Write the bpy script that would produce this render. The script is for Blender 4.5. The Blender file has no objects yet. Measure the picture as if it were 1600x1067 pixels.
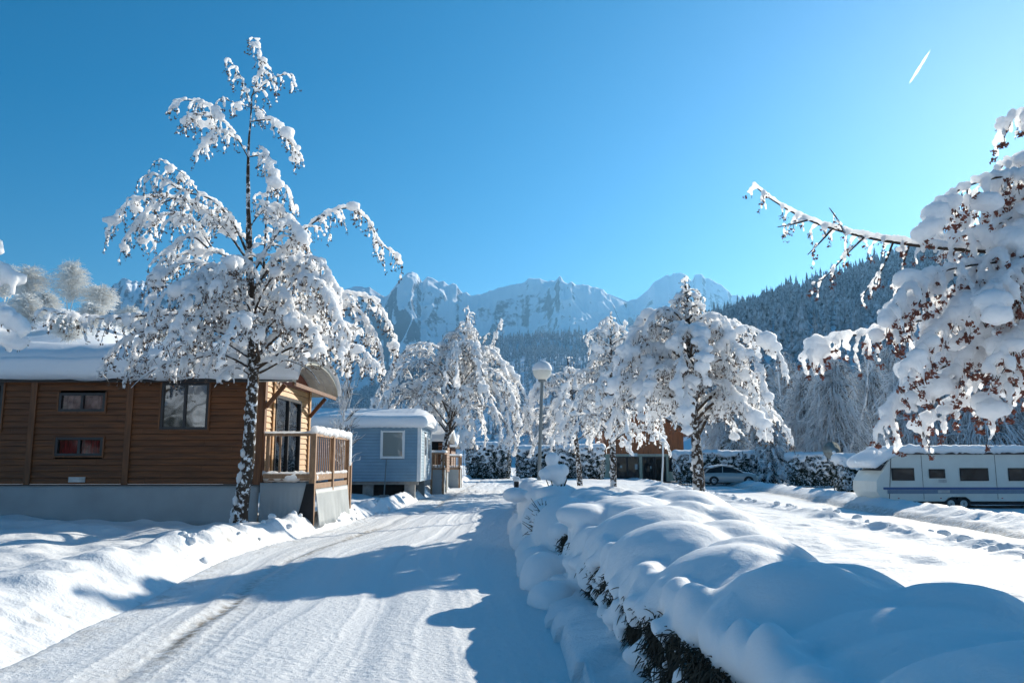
import bpy, math, numpy as np
from mathutils import Vector
R = math.radians
C = bpy.context.scene.collection
rng = np.random.default_rng(7)
# ---------------------------------------------------------------- camera geometry
CZ, FP, CX, CY, HY = 1.5, 1256.0, 800.0, 533.5, 722.0
TILT = math.atan((HY - CY) / FP)
ct, st = math.cos(TILT), math.sin(TILT)
def pw(px, py, Y):
    """point of the place seen at photo position px,py and Y metres ahead"""
    dx = (px - CX) / FP; dy = (CY - py) / FP
    d = np.array([dx, ct - dy * st, st + dy * ct])
    k = Y / d[1]
    return np.array([d[0] * k, Y, CZ + d[2] * k])
def gz(px, py, z):
    dx = (px - CX) / FP; dy = (CY - py) / FP
    d = np.array([dx, ct - dy * st, st + dy * ct])
    k = (z - CZ) / d[2]
    return np.array([d[0] * k, d[1] * k, z])
# ---------------------------------------------------------------- noise
def _h(ix, iy, iz):
    n = (ix * 374761393 + iy * 668265263 + iz * 2147483647 + 1274126177) & 0xffffffff
    n = ((n ^ (n >> 13)) * 1274126177) & 0xffffffff
    n = ((n ^ (n >> 16)) * 2246822519) & 0xffffffff
    return ((n >> 8) & 0xffff) / 32767.5 - 1.0
def noise(x, y, z=0.0):
    x = np.asarray(x, float); y = np.asarray(y, float); z = np.asarray(z, float) + np.zeros_like(x)
    xi = np.floor(x).astype(np.int64); yi = np.floor(y).astype(np.int64); zi = np.floor(z).astype(np.int64)
    u = x - xi; v = y - yi; w = z - zi
    u = u*u*u*(u*(u*6-15)+10); v = v*v*v*(v*(v*6-15)+10); w = w*w*w*(w*(w*6-15)+10)
    def L(a, b, t): return a + (b - a) * t
    g = lambda a, b, c: _h(xi + a, yi + b, zi + c)
    r0 = L(L(g(0,0,0), g(1,0,0), u), L(g(0,1,0), g(1,1,0), u), v)
    r1 = L(L(g(0,0,1), g(1,0,1), u), L(g(0,1,1), g(1,1,1), u), v)
    return L(r0, r1, w)
def fbm(x, y, z=0.0, o=4, g=.5):
    s = 0; a = 1.0; t = 0
    for i in range(o):
        s = s + a * noise(np.asarray(x) * 2**i + 17.3*i, np.asarray(y) * 2**i - 9.1*i, np.asarray(z) * 2**i + 3.7*i); t += a; a *= g
    return s / t
def ridged(x, y, z=0.0, o=4, g=.5):
    s = 0; a = 1.0; t = 0
    for i in range(o):
        s = s + a * (1 - 2*np.abs(noise(np.asarray(x) * 2**i + 7.3*i, np.asarray(y) * 2**i - 5.1*i, np.asarray(z)*2**i + 3.7*i))); t += a; a *= g
    return s / t
def sst(a, b, x):
    t = np.clip((x - a) / (b - a), 0, 1); return t*t*(3-2*t)
# ---------------------------------------------------------------- materials
MATS = {}
def nodes(name):
    m = bpy.data.materials.new(name); m.use_nodes = True
    return m, m.node_tree, m.node_tree.nodes['Principled BSDF']
def N(nt, t, **kw):
    n = nt.nodes.new(t)
    for k, v in kw.items():
        if k in n.inputs.keys(): n.inputs[k].default_value = v
        else: setattr(n, k, v)
    return n
def ramp(nt, fac, stops):
    r = nt.nodes.new('ShaderNodeValToRGB'); e = r.color_ramp.elements
    while len(e) < len(stops): e.new(.5)
    for i, (p, c) in enumerate(stops):
        e[i].position = p; e[i].color = (*c, 1) if len(c) == 3 else c
    nt.links.new(fac, r.inputs[0]); return r
def basic(name, col, rough=.6, metal=0, var=.25, scale=6, bump=0, bscale=40, coords='Object', stretch=(1,1,1), spec=.5):
    m, nt, b = nodes(name)
    tc = N(nt, 'ShaderNodeTexCoord'); mp = N(nt, 'ShaderNodeMapping'); mp.inputs['Scale'].default_value = stretch
    nt.links.new(tc.outputs[coords], mp.inputs[0])
    n = N(nt, 'ShaderNodeTexNoise', Scale=scale, Detail=5.0); nt.links.new(mp.outputs[0], n.inputs[0])
    c = np.array(col)
    r = ramp(nt, n.outputs[0], [(.3, tuple(c*(1-var))), (.7, tuple(np.minimum(c*(1+var), 1)))])
    nt.links.new(r.outputs[0], b.inputs['Base Color'])
    b.inputs['Roughness'].default_value = rough; b.inputs['Metallic'].default_value = metal
    b.inputs['Specular IOR Level'].default_value = spec
    if bump:
        n2 = N(nt, 'ShaderNodeTexNoise', Scale=bscale, Detail=4.0); nt.links.new(mp.outputs[0], n2.inputs[0])
        bp = N(nt, 'ShaderNodeBump', Strength=bump, Distance=.02); nt.links.new(n2.outputs[0], bp.inputs['Height'])
        nt.links.new(bp.outputs[0], b.inputs['Normal'])
    MATS[name] = m; return m
def snow_mat(name, col=(.86,.885,.91), bump=.25, bscale=14, dist=.03, sss=0.0, dirt=None, fine=.3, srad=.06):
    m, nt, b = nodes(name)
    tc = N(nt, 'ShaderNodeTexCoord')
    n1 = N(nt, 'ShaderNodeTexNoise', Scale=bscale, Detail=6.0, Roughness=.62); nt.links.new(tc.outputs['Object'], n1.inputs[0])
    n2 = N(nt, 'ShaderNodeTexNoise', Scale=bscale*9, Detail=3.0); nt.links.new(tc.outputs['Object'], n2.inputs[0])
    b1 = N(nt, 'ShaderNodeBump', Strength=bump, Distance=dist); nt.links.new(n1.outputs[0], b1.inputs['Height'])
    b2 = N(nt, 'ShaderNodeBump', Strength=fine, Distance=.006); nt.links.new(n2.outputs[0], b2.inputs['Height'])
    nt.links.new(b1.outputs[0], b2.inputs['Normal']); nt.links.new(b2.outputs[0], b.inputs['Normal'])
    b.inputs['Base Color'].default_value = (*col, 1); b.inputs['Roughness'].default_value = .7
    b.inputs['Specular IOR Level'].default_value = .25
    if sss:
        b.inputs['Subsurface Weight'].default_value = sss
        b.inputs['Subsurface Radius'].default_value = (1, 1, 1)
        b.inputs['Subsurface Scale'].default_value = srad
    if dirt:
        at = N(nt, 'ShaderNodeAttribute', attribute_name='dirt')
        nd = N(nt, 'ShaderNodeTexNoise', Scale=9.0, Detail=6.0, Roughness=.7); nt.links.new(tc.outputs['Object'], nd.inputs[0])
        mu = N(nt, 'ShaderNodeMath', operation='MULTIPLY'); nt.links.new(at.outputs['Fac'], mu.inputs[0])
        rr = ramp(nt, nd.outputs[0], [(.36, (0,0,0)), (.62, (1,1,1))]); nt.links.new(rr.outputs[0], mu.inputs[1])
        mx = N(nt, 'ShaderNodeMix', data_type='RGBA'); nt.links.new(mu.outputs[0], mx.inputs['Factor'])
        mx.inputs['A'].default_value = (*col, 1); mx.inputs['B'].default_value = (*dirt, 1)
        nt.links.new(mx.outputs['Result'], b.inputs['Base Color'])
    MATS[name] = m; return m
snow_mat('snow_ground', col=(.82,.835,.85), bump=.7, bscale=5, dist=.05, dirt=(.30,.27,.23))
snow_mat('snow_road', col=(.84,.855,.87), bump=.9, bscale=20, dist=.02, dirt=(.27,.23,.18), fine=.6)
snow_mat('snow_soft', col=(.87,.88,.89), bump=.35, bscale=11, dist=.03, sss=.45, srad=.08, fine=.2)
snow_mat('snow_crust', col=(.90,.905,.91), bump=.5, bscale=22, dist=.02, sss=1., srad=.35)
snow_mat('snow_far', bump=.0, bscale=3, dist=.05, fine=0)
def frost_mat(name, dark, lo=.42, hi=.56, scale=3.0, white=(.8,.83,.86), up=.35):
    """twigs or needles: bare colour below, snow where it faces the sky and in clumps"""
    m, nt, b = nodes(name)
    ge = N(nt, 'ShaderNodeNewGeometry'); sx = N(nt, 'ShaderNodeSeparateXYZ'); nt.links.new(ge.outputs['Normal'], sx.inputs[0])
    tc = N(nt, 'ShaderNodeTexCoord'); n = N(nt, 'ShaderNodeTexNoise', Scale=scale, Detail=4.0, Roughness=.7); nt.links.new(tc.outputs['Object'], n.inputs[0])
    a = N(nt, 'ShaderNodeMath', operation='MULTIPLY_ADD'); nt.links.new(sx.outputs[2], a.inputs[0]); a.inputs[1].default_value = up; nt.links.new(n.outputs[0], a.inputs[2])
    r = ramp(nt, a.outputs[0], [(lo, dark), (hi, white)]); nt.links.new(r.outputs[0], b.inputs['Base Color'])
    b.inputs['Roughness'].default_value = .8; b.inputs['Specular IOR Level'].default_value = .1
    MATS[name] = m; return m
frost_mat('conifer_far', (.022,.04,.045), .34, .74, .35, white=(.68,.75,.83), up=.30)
frost_mat('conifer_near', (.015,.03,.022), .40, .60, 1.5)
frost_mat('hill_wood', (.05,.06,.06), .50, .62, .12, up=.05)
frost_mat('hedge_leaf', (.018,.028,.018), .50, .62, 2.2, up=.25)
frost_mat('frost_twig', (.06,.065,.07), .26, .52, 2.0, white=(.80,.82,.84), up=.3)
frost_mat('frost_twig_warm', (.40,.38,.35), .08, .38, 1.2, white=(.84,.84,.82), up=.25)
frost_mat('bark_snowy', (.055,.042,.033), .53, .60, 9.0, up=.12)
frost_mat('bark', (.06,.045,.035), .52, .72, 9.0, up=.35)
basic('seed_brown', (.13,.085,.06), .8, var=.5, scale=30)
basic('seed_red', (.20,.065,.042), .7, var=.5, scale=25)
basic('twig_dark', (.028,.026,.016), .8, var=.6, scale=12)
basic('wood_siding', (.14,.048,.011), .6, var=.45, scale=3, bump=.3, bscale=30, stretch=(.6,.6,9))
basic('wood_post', (.15,.055,.016), .6, var=.35, scale=4, bump=.3, bscale=30, stretch=(6,6,.5))
basic('wood_sunlit', (.50,.27,.10), .55, var=.3, scale=3, bump=.3, bscale=30, stretch=(.6,.6,9))  # siding brown lightened: sunshine on the end wall put into the colour
basic('wood_deck', (.30,.17,.09), .6, var=.3, scale=6, bump=.3, bscale=40, stretch=(3,3,1))
basic('wood_red', (.20,.055,.028), .6, var=.3, scale=6)
basic('skirt_grey', (.31,.34,.35), .55, var=.12, scale=1.5, bump=.2, bscale=3)
basic('black_cloth', (.008,.008,.01), .8)
basic('frame_dark', (.016,.018,.022), .4, var=.2)
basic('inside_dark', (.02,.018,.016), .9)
basic('curtain_pale', (.38,.35,.33), .9, var=.25, scale=9, stretch=(8,8,.4))
basic('curtain_red', (.55,.03,.035), .9, var=.6, scale=5, stretch=(6,6,.6))
basic('curtain_pink', (.75,.40,.38), .9, var=.5, scale=9)
basic('dish_grey', (.30,.32,.30), .5)
basic('vent_plastic', (.5,.5,.48), .5)
basic('canopy_panel', (.50,.49,.42), .35, var=.15, scale=4)
basic('roof_edge', (.02,.02,.022), .5)
basic('blue_siding', (.20,.33,.43), .5, var=.08, scale=2)
basic('white_paint', (.75,.77,.77), .4, var=.05)
basic('grey_metal', (.19,.22,.23), .45, metal=.3, var=.15)
basic('concrete', (.3,.3,.29), .85, var=.2, bump=.3)
basic('cream_render', (.5,.48,.36), .8, var=.12, bump=.2)
basic('orange_wood', (.48,.15,.05), .6, var=.3, scale=3, stretch=(8,8,.6), bump=.2, bscale=20)
basic('caravan_white', (.69,.71,.66), .35, var=.05, scale=2)
basic('stripe_blue', (.04,.10,.26), .4, var=.1)
basic('stripe_pale', (.17,.25,.33), .4, var=.1)
basic('rubber', (.015,.015,.016), .8)
basic('rim_metal', (.4,.42,.44), .3, metal=.7)
basic('car_silver', (.42,.45,.45), .3, metal=.35, var=.05)
basic('lamp_red', (.4,.02,.02), .3)
basic('globe_white', (.72,.70,.62), .25, var=.05)
basic('rock', (.16,.16,.17), .9, var=.4)
def glass_mat(name, tint=(.03,.035,.04), refl=.18, see=.0):
    m, nt, b = nodes(name)
    nt.nodes.remove(b); out = nt.nodes['Material Output']
    fr = N(nt, 'ShaderNodeFresnel', IOR=1.6)
    ad = N(nt, 'ShaderNodeMath', operation='ADD'); ad.inputs[1].default_value = refl; ad.use_clamp = True; nt.links.new(fr.outputs[0], ad.inputs[0])
    tc = N(nt, 'ShaderNodeTexCoord'); no = N(nt, 'ShaderNodeTexNoise', Scale=1.7, Detail=1.0); nt.links.new(tc.outputs['Object'], no.inputs[0])
    bp = N(nt, 'ShaderNodeBump', Strength=.12, Distance=.05); nt.links.new(no.outputs[0], bp.inputs['Height'])
    gl = N(nt, 'ShaderNodeBsdfGlossy', Roughness=.03); gl.inputs['Color'].default_value = (.9,.95,1,1); nt.links.new(bp.outputs[0], gl.inputs['Normal'])
    if see: ba = N(nt, 'ShaderNodeBsdfTransparent'); ba.inputs['Color'].default_value = (see,)*3 + (1,)
    else: ba = N(nt, 'ShaderNodeBsdfDiffuse'); ba.inputs['Color'].default_value = (*tint, 1)
    mx = N(nt, 'ShaderNodeMixShader'); nt.links.new(ad.outputs[0], mx.inputs[0]); nt.links.new(ba.outputs[0], mx.inputs[1]); nt.links.new(gl.outputs[0], mx.inputs[2])
    nt.links.new(mx.outputs[0], out.inputs['Surface']); MATS[name] = m
glass_mat('glass_clear', see=.75, refl=-.035); glass_mat('glass_reflect_tint', tint=(.22,.27,.27), refl=.10); glass_mat('glass_dark', tint=(.012,.014,.016), refl=-.03); glass_mat('glass_mirror', see=.45, refl=.14)  # blue home pane: bright reflection painted as a pale diffuse tint
def mountain_mat(name, rock, lo, hi, nscale, snow=(.82,.85,.9)):
    m, nt, b = nodes(name)
    ge = N(nt, 'ShaderNodeNewGeometry'); sx = N(nt, 'ShaderNodeSeparateXYZ'); nt.links.new(ge.outputs['Normal'], sx.inputs[0])
    tc = N(nt, 'ShaderNodeTexCoord'); n = N(nt, 'ShaderNodeTexNoise', Scale=nscale, Detail=8.0, Roughness=.68); nt.links.new(tc.outputs['Object'], n.inputs[0])
    a = N(nt, 'ShaderNodeMath', operation='MULTIPLY_ADD'); nt.links.new(n.outputs[0], a.inputs[0]); a.inputs[1].default_value = .75; nt.links.new(sx.outputs[2], a.inputs[2])
    r = ramp(nt, a.outputs[0], [(lo, rock), (hi, snow)]); nt.links.new(r.outputs[0], b.inputs['Base Color'])
    bp = N(nt, 'ShaderNodeBump', Strength=.6, Distance=1.5/nscale*.02); nt.links.new(n.outputs[0], bp.inputs['Height']); nt.links.new(bp.outputs[0], b.inputs['Normal'])
    b.inputs['Roughness'].default_value = .9; b.inputs['Specular IOR Level'].default_value = 0
    MATS[name] = m
mountain_mat('mountain', (.10,.10,.11), .80, .90, .016)
# ---------------------------------------------------------------- mesh helpers
def mesh_from(name, V, Fs, smooth=True):
    me = bpy.data.meshes.new(name)
    V = np.asarray(V, np.float32)
    Fs = [np.asarray(f, np.int32) for f in Fs if len(f)]
    me.vertices.add(len(V)); me.vertices.foreach_set('co', V.ravel())
    nl = sum(f.size for f in Fs); npoly = sum(len(f) for f in Fs)
    me.loops.add(nl); me.polygons.add(npoly)
    me.loops.foreach_set('vertex_index', np.concatenate([f.ravel() for f in Fs]))
    starts = []; s = 0
    for f in Fs:
        starts.append(s + np.arange(len(f)) * f.shape[1]); s += f.size
    me.polygons.foreach_set('loop_start', np.concatenate(starts).astype(np.int32))
    me.polygons.foreach_set('use_smooth', np.full(npoly, smooth))
    me.update(calc_edges=True); me.validate()
    return me
class MB:
    def __init__(s): s.V = []; s.F = {}; s.n = 0
    def add(s, V, F):
        V = np.asarray(V, float).reshape(-1, 3); s.V.append(V)
        for f in (F if isinstance(F, list) and len(F) and isinstance(F[0], np.ndarray) and F[0].ndim == 2 else [np.asarray(F)]):
            if len(f): s.F.setdefault(f.shape[1], []).append(f + s.n)
        s.n += len(V); return s
    def poly(s, V, F):
        for f in F: s.F.setdefault(len(f), []).append(np.array([f]) + s.n)
        V = np.asarray(V, float).reshape(-1, 3); s.V.append(V); s.n += len(V); return s
    def box(s, lo, hi):
        x0, y0, z0 = lo; x1, y1, z1 = hi
        V = [(x0,y0,z0),(x1,y0,z0),(x1,y1,z0),(x0,y1,z0),(x0,y0,z1),(x1,y0,z1),(x1,y1,z1),(x0,y1,z1)]
        return s.poly(V, [(0,3,2,1),(4,5,6,7),(0,1,5,4),(1,2,6,5),(2,3,7,6),(3,0,4,7)])
    def beam(s, a, b, w, h=None, up=(0,0,1)):
        h = h or w; a = np.array(a, float); b = np.array(b, float); d = b - a; d /= np.linalg.norm(d)
        u = np.array(up, float); r = np.cross(d, u)
        if np.linalg.norm(r) < 1e-3: r = np.cross(d, (0,1,0))
        r /= np.linalg.norm(r); u = np.cross(r, d)
        V = [p + r*sx*w/2 + u*sz*h/2 for p in (a, b) for sx, sz in ((-1,-1),(1,-1),(1,1),(-1,1))]
        return s.poly(V, [(0,1,2,3),(7,6,5,4),(4,5,1,0),(5,6,2,1),(6,7,3,2),(7,4,0,3)])
    def prism(s, prof, y0, y1, axis='y'):
        """prof: (x,z) outline, extruded along y (or along x with (y,z) outline)"""
        n = len(prof)
        if axis == 'y': V = [(x, y0, z) for x, z in prof] + [(x, y1, z) for x, z in prof]
        else: V = [(y0, x, z) for x, z in prof] + [(y1, x, z) for x, z in prof]
        F = [tuple(range(n)), tuple(range(2*n-1, n-1, -1))] + [(i, (i+1) % n + 0, (i+1) % n + n, i+n)[::-1] for i in range(n)]
        return s.poly(V, F)
    def lathe(s, prof, c, n=24, axis='z'):
        a = np.linspace(0, 2*math.pi, n, endpoint=False); V = []
        for r, h in prof:
            if axis == 'z': V += [(c[0]+r*math.cos(t), c[1]+r*math.sin(t), c[2]+h) for t in a]
            else: V += [(c[0]+r*math.cos(t), c[1]+h, c[2]+r*math.sin(t)) for t in a]
        k = len(prof); F = []
        for i in range(k-1):
            for j in range(n):
                F.append((i*n+j, i*n+(j+1) % n, (i+1)*n+(j+1) % n, (i+1)*n+j))
        F.append(tuple(range(n))[::-1]); F.append(tuple((k-1)*n+j for j in range(n)))
        return s.poly(V, F)
    def build(s, name, mat, parent=None, smooth=False, bevel=0):
        return obj(name, np.concatenate(s.V), [np.concatenate(v) for v in s.F.values()], mat, parent, smooth, bevel)
def obj(name, V, Fs, mat, parent=None, smooth=True, bevel=0):
    V = np.asarray(V, float)
    if parent is not None: V = V - WLOC[parent.name]
    me = mesh_from(name, V, Fs, smooth); me.materials.append(MATS[mat])
    o = bpy.data.objects.new(name, me); C.objects.link(o)
    if parent is not None: o.parent = parent; WLOC[o.name] = WLOC[parent.name]
    else: WLOC[o.name] = np.zeros(3)
    if bevel:
        b = o.modifiers.new('bevel', 'BEVEL'); b.width = bevel; b.segments = 2; b.limit_method = 'ANGLE'
    return o
WLOC = {}
def thing(name, label, cat, loc=(0,0,0), group=None, kind=None):
    o = bpy.data.objects.new(name, None); C.objects.link(o); o.location = loc; o.empty_display_size = .2
    WLOC[o.name] = np.array(loc, float)
    o['label'] = label; o['category'] = cat
    if group: o['group'] = group
    if kind: o['kind'] = kind
    return o
def tag(o, label=None, cat=None, group=None, kind=None):
    if label: o['label'] = label
    if cat: o['category'] = cat
    if group: o['group'] = group
    if kind: o['kind'] = kind
    return o
def ico(sub=1):
    import bmesh
    bm = bmesh.new(); bmesh.ops.create_icosphere(bm, subdivisions=sub, radius=1)
    V = np.array([v.co[:] for v in bm.verts]); F = np.array([[v.index for v in f.verts] for f in bm.faces]); bm.free(); return V, F
ICO1 = ico(1); ICO2 = ico(2); ICO3 = ico(3)
def blobs(B, T=ICO1):
    """B: rows cx cy cz rx ry rz"""
    B = np.asarray(B, float); V0, F0 = T
    V = B[:, None, :3] + V0[None] * B[:, None, 3:6]
    F = F0[None] + (np.arange(len(B)) * len(V0))[:, None, None]
    return V.reshape(-1, 3), F.reshape(-1, 3)
def tubes(P, Rr, k=4):
    """P (N,n,3) polylines, Rr (N,n) radii"""
    P = np.asarray(P, float); Rr = np.asarray(Rr, float); Nn, n, _ = P.shape
    D = np.gradient(P, axis=1); D /= np.linalg.norm(D, axis=2, keepdims=True) + 1e-9
    ref = np.where(np.abs(D[..., 2:3]) > .9, np.array([1., 0, 0]), np.array([0., 0, 1]))
    A = np.cross(D, ref); A /= np.linalg.norm(A, axis=2, keepdims=True) + 1e-9
    Bv = np.cross(D, A)
    t = np.linspace(0, 2*math.pi, k, endpoint=False)
    V = P[:, :, None] + Rr[:, :, None, None] * (np.cos(t)[None, None, :, None] * A[:, :, None] + np.sin(t)[None, None, :, None] * Bv[:, :, None])
    idx = np.arange(Nn*n*k).reshape(Nn, n, k)
    a = idx[:, :-1, :]; b = idx[:, 1:, :]
    F = np.stack([a, np.roll(a, -1, 2), np.roll(b, -1, 2), b], -1).reshape(-1, 4)
    return V.reshape(-1, 3), F
def resample(P, n):
    P = np.asarray(P, float)
    Q = [P[0]*2 - P[1]] + list(P) + [P[-1]*2 - P[-2]]
    out = []
    for i in range(1, len(Q)-2):
        p0, p1, p2, p3 = Q[i-1:i+3]
        for t in np.linspace(0, 1, 12, endpoint=False):
            out.append(.5*((2*p1) + (-p0+p2)*t + (2*p0-5*p1+4*p2-p3)*t*t + (-p0+3*p1-3*p2+p3)*t**3))
    out.append(P[-1]); out = np.array(out)
    s = np.concatenate([[0], np.cumsum(np.linalg.norm(np.diff(out, axis=0), axis=1))])
    q = np.linspace(0, s[-1], n)
    return np.stack([np.interp(q, s, out[:, i]) for i in range(3)], 1), s[-1]
def remeshed(name, V, F, voxel, mat, parent, smooth_it=4, disp=0, dscale=6):
    """fuse overlapping lumps of snow into one skin"""
    me = mesh_from('tmp', V, [F]); o = bpy.data.objects.new('tmp', me); C.objects.link(o)
    m = o.modifiers.new('r', 'REMESH'); m.mode = 'VOXEL'; m.voxel_size = voxel; m.use_smooth_shade = True
    if smooth_it:
        s = o.modifiers.new('s', 'SMOOTH'); s.iterations = smooth_it; s.factor = .5
    dg = bpy.context.evaluated_depsgraph_get(); dg.update()
    e = o.evaluated_get(dg); m2 = e.to_mesh()
    nv = len(m2.vertices); W = np.empty(nv*3, np.float32); m2.vertices.foreach_get('co', W); W = W.reshape(-1, 3).astype(float)
    nl = len(m2.loops); li = np.empty(nl, np.int32); m2.loops.foreach_get('vertex_index', li)
    ls = np.empty(len(m2.polygons), np.int32); m2.polygons.foreach_get('loop_total', ls)
    st_ = np.empty(len(m2.polygons), np.int32); m2.polygons.foreach_get('loop_start', st_)
    nrm = np.empty(nv*3, np.float32); m2.vertices.foreach_get('normal', nrm); nrm = nrm.reshape(-1, 3)
    fs = [li[st_[ls == k][:, None] + np.arange(k)] for k in (3, 4) if (ls == k).any()]
    if disp: W = W + nrm * (disp * fbm(W[:, 0]*dscale, W[:, 1]*dscale, W[:, 2]*dscale, 3))[:, None]
    e.to_mesh_clear(); C.objects.unlink(o); bpy.data.objects.remove(o); bpy.data.meshes.remove(me)
    return obj(name, W, fs, mat, parent)
# ================================================================ GROUND
def elx(y):   # left edge of the road
    return np.interp(y, [0, 5, 9, 13, 17, 22, 28, 60, 120], [-3.2, -3.5, -4.1, -4.5, -4.15, -3.9, -3.65, -3.6, -3.6]) + .12*noise(np.asarray(y)*.55, np.zeros_like(y)+3.)
def erx(y):
    return np.interp(y, [0, 6, 12, 20, 120], [.45, .42, .3, .05, -.1]) + .06*noise(np.asarray(y)*.9, np.zeros_like(y)+9.)
S_NEAR = ([0, 12, 20, 30, 44, 80], [7.2, 7.6, 7.9, 8.3, 9.2, 12])
S_FAR = ([0, 12, 20, 30, 52, 80], [10.6, 11.4, 12.4, 13.6, 16.2, 19])
def side_in(x, y):
    a = np.interp(y, *S_NEAR) + .2*noise(y*.4, y*0+5); b = np.interp(y, *S_FAR) + .2*noise(y*.4, y*0+8); return a, b
def side_z(x, y): return -.12 - .2*sst(8, 14, x)
def ground_h(x, y):
    x = np.asarray(x, float); y = np.asarray(y, float)
    L = elx(y) - x; Rr = x - erx(y)
    # left yard
    un = .10*fbm(x*.45, y*.45, 1.2, 3)
    yard = np.interp(x, [-40, -14, -7, -4], [.50, .42, .26, .17]) + un + .09*fbm(x*1.8, y*1.8, 4, 2)
    lum = fbm(x*2.2, y*2.2, 7.7, 4)
    lump2 = 1 - np.abs(noise(x*3.1, y*3.1, 2.2)); lump2 = lump2**2
    big = np.interp(y, [0, 6, 9, 12, 14, 20, 28, 40], [.10, .13, .20, .22, .16, .16, .18, .1])
    bw = np.interp(y, [0, 9, 14, 20], [.75, .7, .38, .32])
    bank = big * np.exp(-((L - bw*1.25)/bw)**2) * (1 + .55*fbm(x*.9, y*.9, 7.7, 3) + .25*lum) + np.interp(y, [0, 11, 15], [.035, .05, .11])*lump2*np.exp(-((L-bw)/(bw*.8))**2)
    hl = sst(-.05, bw*1.3, L) * yard + bank*sst(-.1, .25, L) + .05*fbm(x*3.3, y*3.3, 9, 3)*np.exp(-((L-.8)/.8)**2)
    hl = hl + .035*np.abs(lum)*np.exp(-(L/.35)**2)
    # right of the road
    hx = np.interp(y, [4, 8, 12, 18], [.46, .46, .42, .3])
    pile = (.15 + .08*fbm(x*1.1, y*1.1, 6.1, 2))*np.exp(-((x - hx)/.26)**2)*sst(30, 18, y)*(y > 1)
    foot = pile + .05*np.clip(noise(x*2.6, y*2.2, 4), 0, 1)*sst(0, .3, Rr)*sst(2.2, 1.4, Rr) + .20*sst(-.05, .5, Rr) + .07*lum*np.exp(-((Rr-.3)/.35)**2)
    pits = -.05*np.clip(noise(x*1.7, y*1.3, 5.5) - .25, 0, 1)*2
    field = .30 - .28*sst(5, 12, x) + .09*fbm(x*.5, y*.5, 8, 3) + pits*sst(2.2, 3.2, x) + .03*fbm(x*2.5, y*2.5, 3, 2)
    hr = foot + (field - .22)*sst(.4, 1.4, Rr)
    a, b = side_in(x, y)
    ins = sst(-.1, .35, x - a) * (1 - sst(-.35, .1, x - b))
    clod = np.clip(1 - 1.4*np.abs(noise(x*2.6, y*2.6, 1.5)), 0, 1)
    rb = (.08 + .20*clod*(.6+.4*lum)) * np.exp(-((x - a + .45)/.42)**2) * (y > 0) + (.42 + .16*lum)*np.exp(-((x - b - 1.)/.85)**2)
    beyond = -.30 + .05*fbm(x*.4, y*.4, 2, 3)
    right_base = np.where(x > b, np.maximum(beyond, -.45), hr)
    right_base = hr*(1 - sst(-.6, .4, x - b)) + beyond*sst(-.6, .4, x - b)
    hr2 = right_base + rb
    hr2 = hr2*(1 - ins) + (side_z(x, y) - .05)*ins
    far_flat = sst(70, 110, y)
    hr2 = hr2*(1 - far_flat) + (-.1)*far_flat
    inside = (L < 0) & (Rr < 0)
    h = np.where(L >= 0, hl - .03, np.where(Rr >= 0, hr2 - .03, -.05))
    # snow collar at the near trees
    for cx, cy, hh, ww in COLLARS: h = h + hh*np.exp(-(((x-cx)**2 + (y-cy)**2)/ww**2))
    h = h + .5*sst(150, 600, np.hypot(x, y))*0
    return h
TB = gz(375, 811, .30); T2 = np.array([4.35, 36.0]); T3 = np.array([4.65, 20.0])
TLY = 16.4; TLX = pw(375, 811, TLY)[0]
COLLARS = [(TLX, TLY, .16, .45), (T2[0], T2[1], .25, .9), (T3[0], T3[1], .2, .8), (pw(1030, 760, 33)[0], 33, .35, .75)]
def axis_coords(a, b, fine, grow, lim):
    c = list(np.arange(a, b, fine)); s = fine; v = c[-1]
    while v < lim: s *= grow; v += s; c.append(v)
    return c
def grid_mesh(xs, ys, hf):
    X, Y = np.meshgrid(xs, ys); Z = hf(X, Y)
    V = np.stack([X, Y, Z], -1).reshape(-1, 3); ny, nx = X.shape
    i = np.arange(ny*nx).reshape(ny, nx)
    F = np.stack([i[:-1, :-1], i[:-1, 1:], i[1:, 1:], i[1:, :-1]], -1).reshape(-1, 4)
    return V, F
xr = axis_coords(0, 9, .055, 1.045, 7500); xl = axis_coords(0, 9, .055, 1.045, 7500)
xs = np.array(sorted([-v for v in xl[1:]] + list(xr)))
ys = [3.2]; s = .035
while ys[-1] < 8500: s = max(s, .0065*ys[-1]) if ys[-1] < 60 else s*1.06; ys.append(ys[-1] + s)
yb = [3.2]; s = .2
while yb[-1] > -400: yb.append(yb[-1] - s); s *= 1.12
ys = np.array(sorted(yb[1:]) + ys)
V, F = grid_mesh(xs, ys, ground_h)
g = obj('snowy_ground', V, [F], 'snow_ground'); tag(g, kind='structure')
x, y = V[:, 0], V[:, 1]; a_, b_ = side_in(x, y)
d = np.exp(-((x - b_ + .15)/.22)**2)*.9*(y > 10)*(y < 70) + np.exp(-((x - b_ + .3)/.5)**2)*.25*(y > 10)*(y < 70)
d = d + .8*np.exp(-((x-a_-.2)/.2)**2)*(noise(y*.4, y*0) > .1)*(y > 8)
# plough grit on the foot of the banks
spk = (noise(x*9, y*9, 3) > .75)*.7*np.exp(-((elx(y)-x-.2)/.4)**2)
at = g.data.attributes.new('dirt', 'FLOAT', 'POINT'); at.data.foreach_set('value', np.clip(d + spk, 0, 1).astype(np.float32))
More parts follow.
